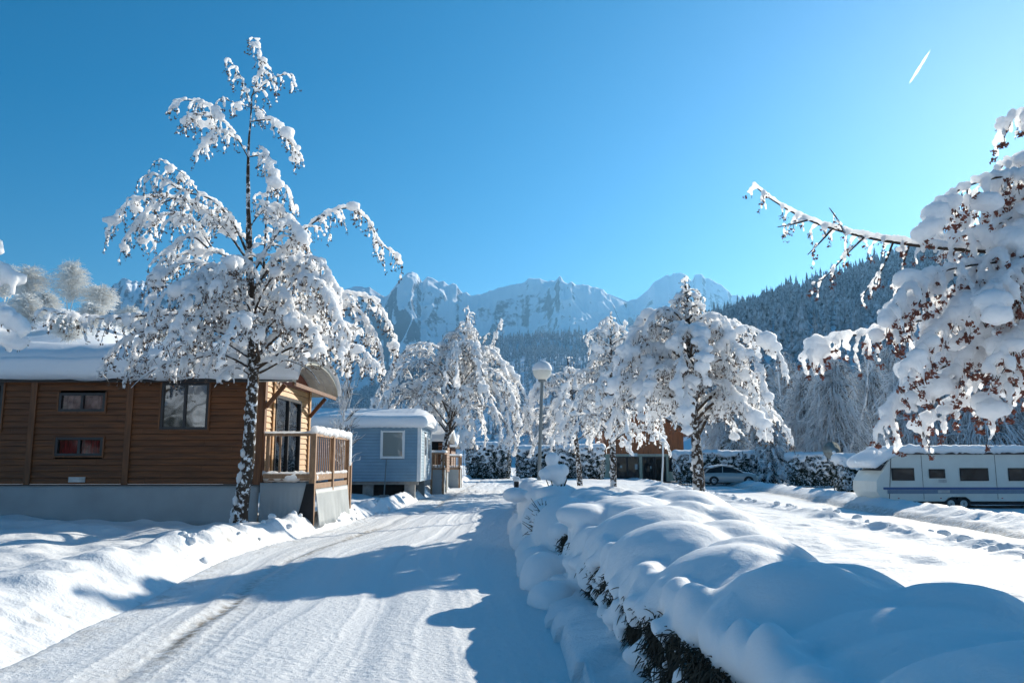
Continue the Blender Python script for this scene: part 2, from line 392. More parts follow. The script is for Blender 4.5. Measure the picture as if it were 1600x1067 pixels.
# road
def road_h(u, y):
    e0 = elx(y); e1 = erx(y); x = e0 - .25 + (e1 - e0 + .5)*u
    gran = fbm(x*14, y*14, .5, 2); m = sst(-.1, .5, noise(x*1.3, y*.12, 4.)) * .8 + .2
    tr = .006*np.sin(x*5.3 + .6*noise(y*.15, y*0)) + .010*noise(x*3.5, y*.10, 9.)
    gran = gran + .9*np.clip(noise(x*17, y*17, 3.3) - .1, 0, 1)
    tk = x*0
    for o_, w_ in ((.62, .10), (1.42, .09), (1.85, .12), (2.35, .09), (3.0, .13), (3.55, .10), (4.05, .09)):
        cc = e0 + o_ + .22*np.sin(y*.16 + o_*2.3) + .10*noise(y*.3, y*0 + o_*7)
        q_ = np.abs(x - cc)/w_; tk = np.maximum(tk, np.exp(-q_**4)); tr = tr + .006*np.exp(-((q_-1.25)/.3)**2)*(.6 + .6*noise(x*7, y*5, o_))
    gran = gran*(1 - .85*tk); tr = tr - .009*tk*(.5 + .8*sst(-.5, .5, noise(x*.9, y*.35, 2.))) + .0025*tk*np.sin(y*38 + x*30)*sst(-.2, .5, noise(x*1.5, y*.5, 8.))
    z = .008 + gran*.026*m + tr + .006*noise(x*6, y*.6, 3)
    rut = -.03*np.exp(-((x - e0 - .95)/.10)**2) - .02*np.exp(-((x - e0 - 2.6)/.14)**2)
    z = z + rut - .1*sst(.06, .0, u) - .1*sst(.94, 1., u)
    return x, z
us = np.linspace(0, 1, 330); ry = [2.2]; s = .022
while ry[-1] < 130: s = max(.022, .0045*ry[-1]); ry.append(ry[-1] + s)
U, Y = np.meshgrid(us, np.array(ry)); X, Z = road_h(U, Y)
ny, nx = X.shape; i = np.arange(ny*nx).reshape(ny, nx)
F = np.stack([i[:-1, :-1], i[:-1, 1:], i[1:, 1:], i[1:, :-1]], -1).reshape(-1, 4)
rd = obj('road', np.stack([X, Y, Z], -1).reshape(-1, 3), [F], 'snow_road'); tag(rd, kind='structure')
wob = .12*noise(Y*.35, Y*0+2)
dirt = .95*np.exp(-((X - elx(Y) - 1.0 - wob)/.075)**2)*sst(-.5, .35, noise(Y*.5, Y*0+6)) + .30*np.exp(-((X - elx(Y) - 1.0)/.35)**2)
dirt += .05*sst(.1, .6, noise(X*2.2, Y*.25, 1)) + .35*np.exp(-((X-elx(Y)-.1)/.2)**2)*(noise(X*5, Y*5, 1) > .1)
at = rd.data.attributes.new('dirt', 'FLOAT', 'POINT'); at.data.foreach_set('value', np.clip(dirt, 0, 1).ravel().astype(np.float32))
# side road sheet
us = np.linspace(0, 1, 60); ry = np.concatenate([np.arange(4, 30, .12), np.arange(30, 78, .4)])
U, Y = np.meshgrid(us, ry); A, B = side_in(U*0, Y); X = A + .05 + (B - A - .1)*U
Z = side_z(X, Y) - .01 + .02*fbm(X*2, Y*2, 0, 3) - .06*sst(.05, 0, U) - .06*sst(.95, 1, U)
ny, nx = X.shape; i = np.arange(ny*nx).reshape(ny, nx)
F = np.stack([i[:-1, :-1], i[:-1, 1:], i[1:, 1:], i[1:, :-1]], -1).reshape(-1, 4)
sr = obj('side_road', np.stack([X, Y, Z], -1).reshape(-1, 3), [F], 'snow_road'); tag(sr, kind='structure')
dirt = .75*np.exp(-((U - .93)/.04)**2) + .35*np.exp(-((U-.6)/.05)**2)*(noise(X, Y*.3, 3) > 0) + .6*np.exp(-((U-.06)/.05)**2)*(noise(Y*.4, Y*0) > -.1) + .12
at = sr.data.attributes.new('dirt', 'FLOAT', 'POINT'); at.data.foreach_set('value', np.clip(dirt, 0, 1).ravel().astype(np.float32))
# crumbled plough lumps along the road edges
B = []
for k in range(1500):
    yy = 12 + 18*rng.random()**1.5 if k < 1000 else rng.uniform(9, 40)
    if k < 1000: xx = float(elx(yy)) - abs(rng.normal(.28, .25)); 
    elif k < 1250: xx = float(np.interp(yy, *S_NEAR)) - .35 + rng.normal(0, .28)
    else: xx = float(erx(yy)) + abs(rng.normal(0, .15))
    if k < 1000 and k % 30: continue
    if 1000 <= k < 1250 and k % 4: continue
    r = rng.uniform(.02, .075)*(1.25 if k >= 1000 else 1)
    z = float(ground_h(np.array([xx]), np.array([yy]))[0])
    B.append((xx, yy, z + r*.25, r*rng.uniform(.8, 1.4), r*rng.uniform(.8, 1.4), r*rng.uniform(.6, 1)))
V, F = blobs(B, ICO2); V = V + .014*np.stack([noise(V[:, 0]*18+k, V[:, 1]*18, V[:, 2]*18) for k in (0, 40, 80)], 1)
o = obj('snow_lumps', V, [F], 'snow_ground'); tag(o, 'loose lumps of ploughed snow along the road edges', 'snow lumps', kind='stuff')
# ================================================================ MOUNTAINS
def ridge_mesh(name, sil, D0, D1, pxa, pxb, ncol, nrow, zfoot, rough, prof=1.0, back=.25, dfun=None, seed=0., mat='mountain', shape=None):
    """terrain rising from D0 ahead to a crest D1 ahead whose skyline follows sil"""
    px = np.linspace(pxa, pxb, ncol); sx_, sy_ = zip(*sil)
    spy = np.interp(px, sx_, sy_)
    v = np.concatenate([np.linspace(0, 1, nrow), 1 + np.linspace(.04, back, 14)])
    PX, Vv = np.meshgrid(px, v); SPY = np.meshgrid(spy, v)[0]
    Yc = D0 + (D1 - D0)*Vv
    d1 = D1*np.ones_like(px)
    H = np.array([pw(p, q, D1)[2] for p, q in zip(px, spy)])
    Hm = np.meshgrid(H, v)[0]
    g_ = np.where(Vv <= 1, Vv**prof, 1 - 2.2*(Vv-1))
    X = (PX - CX)/FP * Yc/ct
    Z = zfoot + (Hm - zfoot)*g_
    sc = 1.0/(D1*.16)
    amp = rough*(Hm - zfoot)*np.clip(1 - np.abs(Vv-.98)*0, 0, 1)*np.clip(Vv*2.5, 0, 1)
    fade = np.clip((1.02 - Vv)/.16, .12, 1)*(Vv <= 1) + (Vv > 1)*.5
    n = ridged(X*sc + seed + .25*fbm(X*sc*2, Yc*sc*2, seed, 2), Yc*sc*.55, seed, 5, .52) - .35
    Z = Z + amp*n*fade
    Z = np.where((Vv < 1), np.minimum(Z, zfoot + (Hm-zfoot)*(.02 + .98*Yc/D1)), Z)
    V = np.stack([X, Yc, Z], -1).reshape(-1, 3); ny, nx = X.shape; i = np.arange(ny*nx).reshape(ny, nx)
    F = np.stack([i[:-1, :-1], i[:-1, 1:], i[1:, 1:], i[1:, :-1]], -1).reshape(-1, 4)
    o = obj(name, V, [F], mat); tag(o, kind='structure'); return o, (X, Yc, Z)
sil = [(-500,470),(-100,500),(60,520),(150,475),(172,447),(188,439),(200,444),(215,441),(235,448),(300,432),(360,446),(430,430),(500,462),(530,456),(556,450),(575,452),(586,461),(600,468),(612,455),(622,441),(634,429),(642,426),(650,428),(658,441),(666,432),(674,434),(684,440),(692,438),(700,444),(712,442),(722,455),(740,459),(760,456),(775,451),(795,444),(815,441),(832,435),(850,438),(862,438),(868,440),(876,431),(882,441),(900,446),(915,447),(932,450),(950,461),(968,468),(982,474),(995,471),(1004,464),(1020,449),(1040,434),(1056,428),(1076,431),(1084,440),(1090,429),(1100,428),(1112,434),(1130,445),(1152,461),(1200,480),(1300,520),(1700,560)]
rs = np.random.default_rng(3); sil2 = []
for (a, b), (c, d_) in zip(sil[:-1], sil[1:]):
    sil2.append((a, b)); n = max(1, int((c-a)/5))
    for k in range(1, n): sil2.append((a+(c-a)*k/n, b+(d_-b)*k/n + rs.normal(0, 1.7)))
ridge_mesh('mountain_range', sil2, 3700, 5200, -520, 1700, 1700, 260, 0, .34, 1.0, seed=3.3)
# ---- forested hills
def conifer_forest(name, surf, n, hmin, hmax, label, seed, tiers=4, spokes=7, maxv=1.0, hazeful=False):
    X, Y, Z = surf; r = np.random.default_rng(seed); ny, nx = X.shape; nyr = int(ny*maxv)
    fi = np.sqrt(r.uniform(0, 1, n))*(nyr-2); fj = r.uniform(0, nx-2, n)
    i0 = fi.astype(int); j0 = fj.astype(int); u = fi-i0; v = fj-j0
    def bl(A): return (A[i0, j0]*(1-u)*(1-v) + A[i0+1, j0]*u*(1-v) + A[i0, j0+1]*(1-u)*v + A[i0+1, j0+1]*u*v)
    P = np.stack([bl(X), bl(Y), bl(Z)], 1)
    h = r.uniform(hmin*.75, hmax, n)*np.where(r.random(n) < .15, 1.3, 1.0); w = h*r.uniform(.14, .22, n)
    VV = []; FF = []; k = 2*spokes
    ang = np.linspace(0, 2*math.pi, k, endpoint=False)
    off = 0; nv = tiers*(k+1)
    T = np.zeros((n, nv, 3))
    for t in range(tiers):
        f0 = t/tiers; z_top = h*(1 - f0*.86); z_bot = h*(1 - (f0 + 1.45/tiers)*.86)
        rr = w*((t+1)/tiers)**.85
        T[:, t*(k+1)] = np.stack([0*h, 0*h, z_top], 1)
        jag = np.where(np.arange(k) % 2 == 0, 1.0, .48)[None]*r.uniform(.7, 1.25, (n, k))
        a = ang[None] + r.uniform(0, 6.28, n)[:, None]
        T[:, t*(k+1)+1:(t+1)*(k+1), 0] = np.cos(a)*jag*rr[:, None]
        T[:, t*(k+1)+1:(t+1)*(k+1), 1] = np.sin(a)*jag*rr[:, None]
        T[:, t*(k+1)+1:(t+1)*(k+1), 2] = z_bot[:, None] + (1-jag)*.35*rr[:, None]
        c = t*(k+1)
        for q in range(k): FF.append((c, c+1+q, c+1+(q+1) % k))
    V = (T + P[:, None]).reshape(-1, 3)
    F = (np.array(FF)[None] + (np.arange(n)*nv)[:, None, None]).reshape(-1, 3)
    o = obj(name, V, [F], 'conifer_far', smooth=False); tag(o, label, 'forest', kind='stuff'); return o
s_mid = [(-600,640),(300,640),(500,640),(600,600),(700,560),(780,533),(860,526),(940,523),(1000,540),(1100,560),(1700,600)]
o, sf = ridge_mesh('valley_hill', s_mid, 900, 2100, 350, 1350, 260, 70, 0, .10, .9, seed=8.1)
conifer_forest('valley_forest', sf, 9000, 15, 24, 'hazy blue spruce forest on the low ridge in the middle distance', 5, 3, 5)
s_r = [(860,620),(900,575),(960,537),(1060,497),(1100,480),(1150,466),(1200,446),(1250,428),(1330,400),(1450,364),(1600,335),(1800,300),(2100,280),(2600,300)]
s_r = [(a, b+36) for a, b in s_r]
o, sf = ridge_mesh('forest_slope', s_r, 230, 900, 860, 2300, 260, 90, 0, .10, .85, seed=1.7)
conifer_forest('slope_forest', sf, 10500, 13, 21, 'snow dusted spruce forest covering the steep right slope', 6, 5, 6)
# ---- left hill behind the cabin
s_l = [(-900,380),(-300,440),(-60,470),(40,478),(100,482),(160,498),(230,530),(320,570),(420,620),(600,700)]
o, sfl = ridge_mesh('left_hill', s_l, 60, 170, -900, 620, 160, 60, 0, .05, .8, seed=5.5, mat='snow_far')
Xh, Th = np.meshgrid(np.linspace(-500, 500, 120), np.linspace(0, 1, 40)); Yh = -70 - 330*Th; Zh = (105 + 25*noise(Xh*.008, Xh*0))*Th**.8 + 9*fbm(Xh*.05, Yh*.05, 2, 4) - .2  # hill added behind the camera to darken pane reflections and block low sky
ih = np.arange(4800).reshape(40, 120); o = obj('added_hillside', np.stack([Xh, Yh, Zh], -1).reshape(-1, 3), [np.stack([ih[:-1, :-1], ih[:-1, 1:], ih[1:, 1:], ih[1:, :-1]], -1).reshape(-1, 4)], 'hill_wood'); tag(o, kind='structure')
# ================================================================ TREES
def seeds_mesh(S, size, r, n=6):
    S = np.asarray(S); m = len(S)
    c = np.repeat(S, n, 0) + r.normal(0, size*.55, (m*n, 3)) + np.array([0, 0, -size*.9])
    a = r.normal(0, 1, (m*n, 3)); a /= np.linalg.norm(a, axis=1, keepdims=True)
    b = r.normal(0, 1, (m*n, 3)); b = np.cross(a, b); b /= np.linalg.norm(b, axis=1, keepdims=True)
    s = size*r.uniform(.45, 1.1, (m*n, 1)); nn = np.cross(a, b)*s*.35
    V = np.stack([c - a*s, c + b*s*.55 + nn, c + a*s*.9, c - b*s*.55 + nn], 1).reshape(-1, 3)
    F = np.arange(m*n*4).reshape(-1, 4)
    return V, F
def grow(limbs, r, dens=7., tl=.7, sr=.06, hang=.28, pad=.25, padr=(.12, .26), u0=.18, seedp=.8, subs=2, limb_snow=1.0, zmin=None):
    """twigs, snow and seed clusters on a set of limbs: (points, r0, r1)"""
    tw = []; twr = []; sn = []; sd = []; lm = []
    for L in limbs:
        pts, r0, r1 = L[:3]; P, ln = resample(pts, 24)
        rad = np.linspace(r0, r1, 24); lm.append((P, rad))
        D = np.gradient(P, axis=0); D /= np.linalg.norm(D, axis=1, keepdims=True)
        k = int(ln/.05); ls = min(1., .45 + .4*ln)
        for q in range(k):
            u = (q + r.random())/k; i = u*22.99; i0 = int(i); p = P[i0]*(1-i+i0) + P[i0+1]*(i-i0)
            d = D[i0]; horiz = math.hypot(d[0], d[1])
            if u > .08 and r.random() < (.85 if horiz > .5 else .35)*limb_snow:
                s = ls*sr*r.uniform(.6, 1.45)*(1.05 - .35*u) + rad[i0]*.5
                sn.append((p[0], p[1], p[2] + s*.80 + rad[i0]*.6, s*1.05, s*1.05, s*r.uniform(.8, 1.2)))
        nt = int(dens*ln)
        for q in range(nt):
            u = u0 + (1-u0)*((q + r.random())/nt); i = u*22.99; i0 = int(i); p = P[i0]*(1-i+i0) + P[i0+1]*(i-i0)
            d = D[i0].copy(); side = np.cross(d, (0, 0, 1)); sl = np.linalg.norm(side)
            side = side/sl if sl > .2 else np.array([math.cos(q*2.4), math.sin(q*2.4), 0])
            a = r.uniform(-1.3, 1.3); sg = 1 if q % 2 else -1
            d0 = d*r.uniform(.3, 1.0) + side*sg*math.cos(a*.6)*r.uniform(.4, 1) + np.array([0, 0, r.uniform(-.3, .45)])
            d0 /= np.linalg.norm(d0)
            l = ls*tl*r.uniform(.4, 1.15)*(1.1 - .55*u); n = 7; Q = [p]
            dr = r.uniform(.16, .42)
            for j in range(n-1):
                d0 = d0 + np.array([0, 0, -dr]); d0 /= np.linalg.norm(d0); Q.append(Q[-1] + d0*l/(n-1))
            Q = np.array(Q)
            if zmin is not None: Q[:, 2] = np.maximum(Q[:, 2], zmin)
            tw.append(Q); twr.append(np.linspace(.011, .004, n)*(1 + sr*6))
            for j in range(n-1):
                for f in (0, .5):
                    if r.random() < .86:
                        c = Q[j]*(1-f) + Q[j+1]*f; s = ls*sr*r.uniform(.45, 1.35)*(1 if j < 5 else .8)
                        sn.append((c[0], c[1], c[2] + s*.5, s, s, s*r.uniform(.8, 1.3)))
            if r.random() < pad*ls:
                c = Q[r.integers(2, 6)]; s = ls*(padr[0] + (padr[1]-padr[0])*r.random()**2)
                sn.append((c[0], c[1], c[2] + s*.05, s*r.uniform(.6, 1.15), s*r.uniform(.6, 1.15), s*r.uniform(.45, .95)))
                if r.random() < seedp: sd.append(c + (r.normal(0, s*.35), r.normal(0, s*.35) - s*.3, -s*.55))
                if r.random() < .6:
                    c2 = c + r.normal(0, s*.5, 3); sn.append((c2[0], c2[1], c2[2] - s*.1, s*.7, s*.7, s*.5))
            if r.random() < seedp: sd.append(Q[-1] + (0, 0, -.03)); 
            for z in range(subs):
                j = r.integers(2, n); b = Q[j]; hl = hang*r.uniform(.4, 1.2)
                e = np.array([r.normal(0, .35), r.normal(0, .35), -1.]); e /= np.linalg.norm(e)
                W = b + np.linspace(0, 1, n)[:, None]*e*hl + np.linspace(0, 1, n)[:, None]**2*np.array([0, 0, -.05])
                tw.append(W); twr.append(np.linspace(.007, .003, n)*(1 + sr*5))
                for j2 in range(1, n, 1):
                    if r.random() < .75:
                        s = sr*r.uniform(.45, .95); sn.append((W[j2][0], W[j2][1], W[j2][2] + s*.2, s*.85, s*.85, s*1.15))
                if r.random() < seedp: sd.append(W[-1] + r.normal(0, .02, 3))
                if r.random() < seedp*.5: sd.append(W[3] + r.normal(0, .04, 3))
    return lm, np.array(tw), np.array(twr), np.array(sn), np.array(sd)
CLIP = {}
def make_tree(name, label, trunk, limbs, r, voxel, bark='bark_snowy', seed_mat='seed_brown', seedsize=.035, group=None, base=None, cat='tree', smooth_it=2, snowmat='snow_crust', seedn=5, trunk_snow=True, **kw):
    base = np.array(base if base is not None else trunk[0][0])
    t = thing(name, label, cat, tuple(base), group)
    clip = kw.pop('clip', None)
    lm, tw, twr, sn, sd = grow(limbs, r, **kw)
    if clip:
        k1 = sn[:, 2] - sn[:, 5] > clip(sn[:, 0], sn[:, 1]); sn = sn[k1]
        e = tw[:, -1]; k2 = (e[:, 2] > clip(e[:, 0], e[:, 1]) - .05) & (tw[:, 3, 2] > clip(tw[:, 3, 0], tw[:, 3, 1])); tw = tw[k2]; twr = twr[k2]
        sd = sd[sd[:, 2] > clip(sd[:, 0], sd[:, 1]) - .05]
    P, ln = resample(trunk[0], 40); rad = np.interp(np.linspace(0, 1, 40), np.linspace(0, 1, len(trunk[1])), trunk[1])
    rad = rad*(1 + .10*noise(np.arange(40)*.8, np.zeros(40)+base[0]))
    V, F = tubes(P[None], rad[None], 12); V = V + .012*np.stack([noise(V[:, 0]*14+k, V[:, 1]*14, V[:, 2]*14) for k in (0, 40, 80)], 1)
    m = MB(); m.add(V, [F]); m.build('trunk', bark, t, True)
    m = MB()
    for P_, rad_ in lm: m.add(*[(a if i == 0 else [a]) for i, a in enumerate(tubes(P_[None], rad_[None], 6))])
    V, F = tubes(tw, twr, 3); m.add(V, [F]); m.build('branches', 'bark', t, True)
    if trunk_snow:
        ex = []
        for q in range(int(ln*15)):
            u = r.random(); i = int(u*38.9); p = P[i]; a = r.normal(3.7, .5); s = rad[i]*r.uniform(.18, .5)
            ex.append((p[0] + math.cos(a)*rad[i]*.9, p[1] + math.sin(a)*rad[i]*.9, p[2] + r.normal(0, .05), s, s, s*r.uniform(.9, 2)))
        sn = np.concatenate([sn, np.array(ex)])
    V, F = blobs(sn, ICO1)
    remeshed('snow_cover', V, F, voxel, snowmat, t, smooth_it, disp=voxel*1.1, dscale=.30/voxel)
    V, F = seeds_mesh(sd, seedsize, r, seedn); tag(obj('seed_clusters', V, [F], seed_mat, t, smooth=False), kind='stuff')
    return t
def px_limb(pts, Y0, off0, off1, r0, r1):
    n = len(pts); out = []
    for i, (a, b) in enumerate(pts):
        f = i/(n-1); out.append(pw(a, b, Y0 + off0 + (off1-off0)*f))
    return (np.array(out), r0, r1)
# ---- procedural limbs for the middle distance trees
def auto_limbs(base, H, Rm, z0, n, r, lean=(0, 0), droop=.45, top=.93, prof=None, rise=.25, r0=.03):
    out = []; base = np.array(base, float)
    for k in range(n):
        f = (k + r.uniform(0, .8))/n; z = z0 + (H*top - z0)*f
        pr = prof(f) if prof else math.sin(math.pi*min(1, .32 + .68*f))**.8
        a = k*2.399 + r.uniform(-.4, .4); l = Rm*pr*r.uniform(.75, 1.15) + .15
        c = base + np.array([lean[0]*z/H, lean[1]*z/H, z]); dx = np.array([math.cos(a), math.sin(a), 0])
        rs_ = rise*r.uniform(.6, 1.4); drp = droop*r.uniform(.5, 1.3)
        out.append((np.array([c, c + dx*l*.35 + (0, 0, l*rs_), c + dx*l*.7 + (0, 0, l*(rs_*.9)), c + dx*l*.95 + (0, 0, l*(rs_*.4 - drp*.45)), c + dx*l*1.02 + (0, 0, -l*drp)]), r0*(1-.6*f), .006))
    return out
# ---- big tree in front of the timber cabin
rt = np.random.default_rng(11); Y0 = TLY
tr = [pw(a, b, Y0) for a, b in ((374,818),(376,790),(386,730),(390,680),(394,620),(396,580),(393,500),(390,400),(388,320),(388,250),(391,190),(394,150))]
L = [([(394,150),(402,125),(406,100),(405,62)], 0, .1, .014, .006),
 ([(391,165),(378,125),(368,108),(357,95)], 0, -.3, .012, .005),
 ([(393,150),(420,127),(440,118),(457,118)], 0, .2, .012, .005),
 ([(391,168),(365,160),(348,155)], 0, -.3, .01, .005),
 ([(391,170),(405,170),(413,180)], 0, .3, .01, .005),
 ([(388,246),(372,218),(350,190),(325,165),(295,157),(270,160)], 0, -.5, .018, .006),
 ([(372,220),(345,205),(325,215),(315,235)], 0, -.6, .01, .005),
 ([(350,190),(320,180),(290,185)], -.3, .4, .01, .005),
 ([(391,190),(425,188),(447,205),(462,232),(468,252)], 0, .4, .015, .006),
 ([(390,245),(412,244),(425,262),(430,285)], 0, -.5, .014, .006),
 ([(412,420),(416,340),(420,280),(421,240)], 0, -.3, .022, .008),
 ([(418,300),(440,290),(455,305),(462,330)], 0, .3, .012, .006),
 ([(386,395),(365,350),(330,312),(290,300),(262,285),(236,272),(224,284)], 0, -.9, .03, .006),
 ([(310,302),(290,275),(270,262),(255,252)], -.4, -.6, .012, .005),
 ([(382,400),(345,350),(300,318),(255,308),(210,314),(180,338),(167,362)], 0, -.4, .03, .006),
 ([(270,310),(230,330),(205,360),(190,385)], -.2, -.6, .014, .005),
 ([(330,385),(305,350),(275,335),(240,345),(232,380)], 0, .9, .02, .006),
 ([(325,388),(300,370),(270,385),(248,415),(238,430)], 0, -1.2, .02, .006),
 ([(390,520),(345,498),(300,492),(240,492),(170,498),(110,492),(68,484)], 0, -1.3, .035, .006),
 ([(390,540),(330,515),(260,512),(205,525),(165,560),(152,592)], 0, -.8, .035, .006),
 ([(392,575),(350,555),(300,560),(255,570),(220,592),(205,606)], 0, -1.6, .03, .006),
 ([(392,560),(340,530),(290,535),(240,560),(190,570)], 0, 1.2, .03, .006),
 ([(405,440),(440,395),(480,355),(520,330),(550,326),(575,345),(595,380),(628,405)], 0, .6, .032, .006),
 ([(396,560),(440,520),(490,482),(540,460),(585,472),(612,512),(616,548)], 0, .5, .036, .006),
 ([(396,580),(450,545),(510,530),(560,545),(595,575)], 0, -.9, .032, .006),
 ([(396,572),(440,562),(480,575),(500,600)], 0, -1.3, .026, .006),
 ([(396,560),(450,510),(510,500),(560,515),(590,540)], 0, 1.3, .03, .006),
 ([(392,480),(350,430),(300,410),(255,430),(232,470)], 0, -1.2, .03, .006),
 ([(392,470),(345,420),(310,430),(290,470)], 0, -1.9, .028, .006),
 ([(392,500),(420,440),(460,415),(500,435),(520,480)], 0, -1.3, .03, .006),
 ([(392,460),(430,400),(460,380),(485,400),(500,440)], 0, .9, .028, .006),
 ([(394,430),(430,370),(455,350),(480,372)], 0, -.7, .024, .006),
 ([(392,530),(360,490),(330,480),(300,505),(290,540)], 0, -2.1, .028, .006),
 ([(396,540),(430,500),(460,490),(490,515),(500,550)], 0, -2.1, .028, .006),
 ([(392,500),(380,450),(360,440),(350,470)], 0, 1.6, .024, .006),
 ([(388,360),(405,335),(430,322),(455,340),(478,370)], 0, .2, .018, .006),
 ([(388,380),(360,345),(340,330),(320,345)], 0, .9, .018, .006),
 ([(388,420),(340,395),(295,395),(265,410),(250,440)], 0, .5, .026, .006),
 ([(396,590),(372,575),(350,585),(335,605)], 0, -.9, .02, .006)]
limbs = [px_limb(l[0], Y0, *l[1:]) for l in L]
limbs += auto_limbs(np.array([TLX+.25, TLY, 0]), 7.0, 2.7, 3.3, 21, rt, (.0, 0), droop=.28, rise=.28, top=.80)
tL = make_tree('snowy_birch_tree', 'tall snow laden tree with speckled trunk in front of the timber cabin', (tr, (.17,.14,.12,.115,.11,.085,.07,.05,.035,.022,.014)), limbs, rt, .022, seedsize=.032,
          dens=7.6, tl=.58, sr=.038, hang=.22, pad=.20, padr=(.08,.23), seedp=.8, clip=lambda x, y: np.where(x > -4.9, np.where(x > -3.6, 3.15, 3.55), 3.05) + .18*noise(x*2.1, y*2.1))
# ---- right hero tree: trunk outside the frame, crown reaching in
rt = np.random.default_rng(21); Y0 = 8.2; TR = pw(1860, 700, Y0)[0]
tr = [np.array((TR, Y0, .1)), np.array((TR-.05, Y0, 1.5)), np.array((TR+.05, Y0+.1, 3)), np.array((TR, Y0, 4.6)), np.array((TR-.1, Y0, 6.3))]
L = [([(1850,440),(1720,425),(1600,398),(1500,390),(1420,382),(1340,368),(1265,345),(1210,315),(1178,290)], 0, -.3, .04, .006),
 ([(1850,500),(1700,470),(1560,440),(1470,430),(1420,470),(1395,500)], 0, -.9, .035, .008),
 ([(1850,560),(1700,510),(1560,490),(1440,500),(1360,520),(1300,530),(1250,560)], 0, .2, .035, .007),
 ([(1850,600),(1700,540),(1580,540),(1480,570),(1400,620),(1380,670)], 0, -.6, .035, .006),
 ([(1850,600),(1720,570),(1600,570),(1520,600),(1470,640),(1440,665)], 0, .4, .035, .006),
 ([(1850,330),(1720,310),(1640,310),(1560,350),(1500,370)], 0, -.5, .035, .006),
 ([(1850,260),(1740,220),(1660,180),(1600,175),(1555,205)], 0, .2, .03, .006),
 ([(1850,300),(1740,260),(1650,240),(1580,250),(1540,290)], 0, -.3, .03, .006),
 ([(1850,350),(1740,300),(1640,290),(1560,310),(1500,340),(1480,380)], 0, .5, .03, .006),
 ([(1850,450),(1700,420),(1600,420),(1520,460),(1460,520),(1420,570)], 0, -1.2, .03, .006),
 ([(1850,450),(1700,440),(1600,450),(1540,500),(1500,560)], 0, .8, .03, .006),
 ([(1850,550),(1720,530),(1630,540),(1570,590),(1540,630)], 0, -.8, .03, .006),
 ([(1850,640),(1740,600),(1640,590),(1590,600)], 0, .6, .03, .006),
 ([(1850,480),(1740,470),(1650,480),(1590,520),(1560,560)], 0, -1.3, .03, .006),
 ([(1850,380),(1740,360),(1650,370),(1590,410),(1550,450)], 0, -1.0, .03, .006),
 ([(1850,200),(1760,150),(1700,130),(1640,170)], 0, -.3, .03, .006),
 ([(1850,100),(1760,60),(1700,80)], 0, .5, .03, .006),
 ([(1900,300),(1980,200),(2080,220),(2120,300)], 0, -.4, .04, .006)]
for q in range(20):
    x1 = rt.uniform(1390, 1620); y1 = rt.uniform(340, 640) if x1 > 1450 else rt.uniform(480, 640)
    L.append(([(1850, y1-40), (1780, y1-70), ((1780+x1)/2, y1-75), (x1+50, y1-50), (x1, y1)], 0, rt.uniform(-1.3, 1.2), .03, .006))
limbs = [px_limb(l[0], Y0, *l[1:]) for l in L]
main, rest = limbs[:1], limbs[1:]
def grow2(limbs, r, **kw): return None
t = make_tree('snowy_maple_tree', 'nearest snow laden tree reaching in from the right edge with red brown seed clusters', (tr, (.16,.14,.12,.08,.05)), rest, rt, .017, seed_mat='seed_red', seedsize=.026, seedn=13,
          dens=9.5, tl=.46, sr=.036, hang=.16, pad=.32, padr=(.08,.22), seedp=.62, subs=2, limb_snow=1.1, u0=.1)
for a_, o_ in (([(1350,371),(1325,395),(1290,432),(1268,445)], -.25), ([(1395,380),(1378,420),(1345,465)], -.2), ([(1300,358),(1282,378),(1262,398)], -.3), ([(1262,344),(1240,350),(1215,355)], -.35), ([(1320,364),(1310,345),(1296,325)], -.3), ([(1420,383),(1405,430),(1390,452)], .1)):
    main.append(px_limb(a_, Y0, o_, o_+.1, .012, .005))
lm, tw, twr, sn, sd = grow(main, rt, dens=7, tl=.22, sr=.024, hang=.08, pad=.10, padr=(.04,.07), seedp=.8, u0=.35, subs=1)
Pm = lm[0][0]; q = np.linspace(3, 22.9, 260); i0 = q.astype(int); cm = Pm[i0]*(1-q+i0)[:, None] + Pm[i0+1]*(q-i0)[:, None]; sm_ = np.interp(q, [0, 12, 23], [.09, .05, .018])*rt.uniform(.7, 1.2, 260)
sn = np.concatenate([sn, np.stack([cm[:, 0], cm[:, 1], cm[:, 2] + sm_*.9, sm_, sm_, sm_*.9], 1)])
m = MB(); 
for P_, rad_ in lm: V, F = tubes(P_[None], rad_[None], 7); m.add(V, [F])
V, F = tubes(tw, twr*.7, 4); m.add(V, [F]); m.build('long_branch', 'bark', t, True)
V, F = blobs(sn, ICO1); remeshed('branch_snow', V, F, .011, 'snow_crust', t, 2)
V, F = seeds_mesh(sd, .02, rt, 8); tag(obj('seed_clusters', V, [F], 'seed_red', t, smooth=False), kind='stuff')
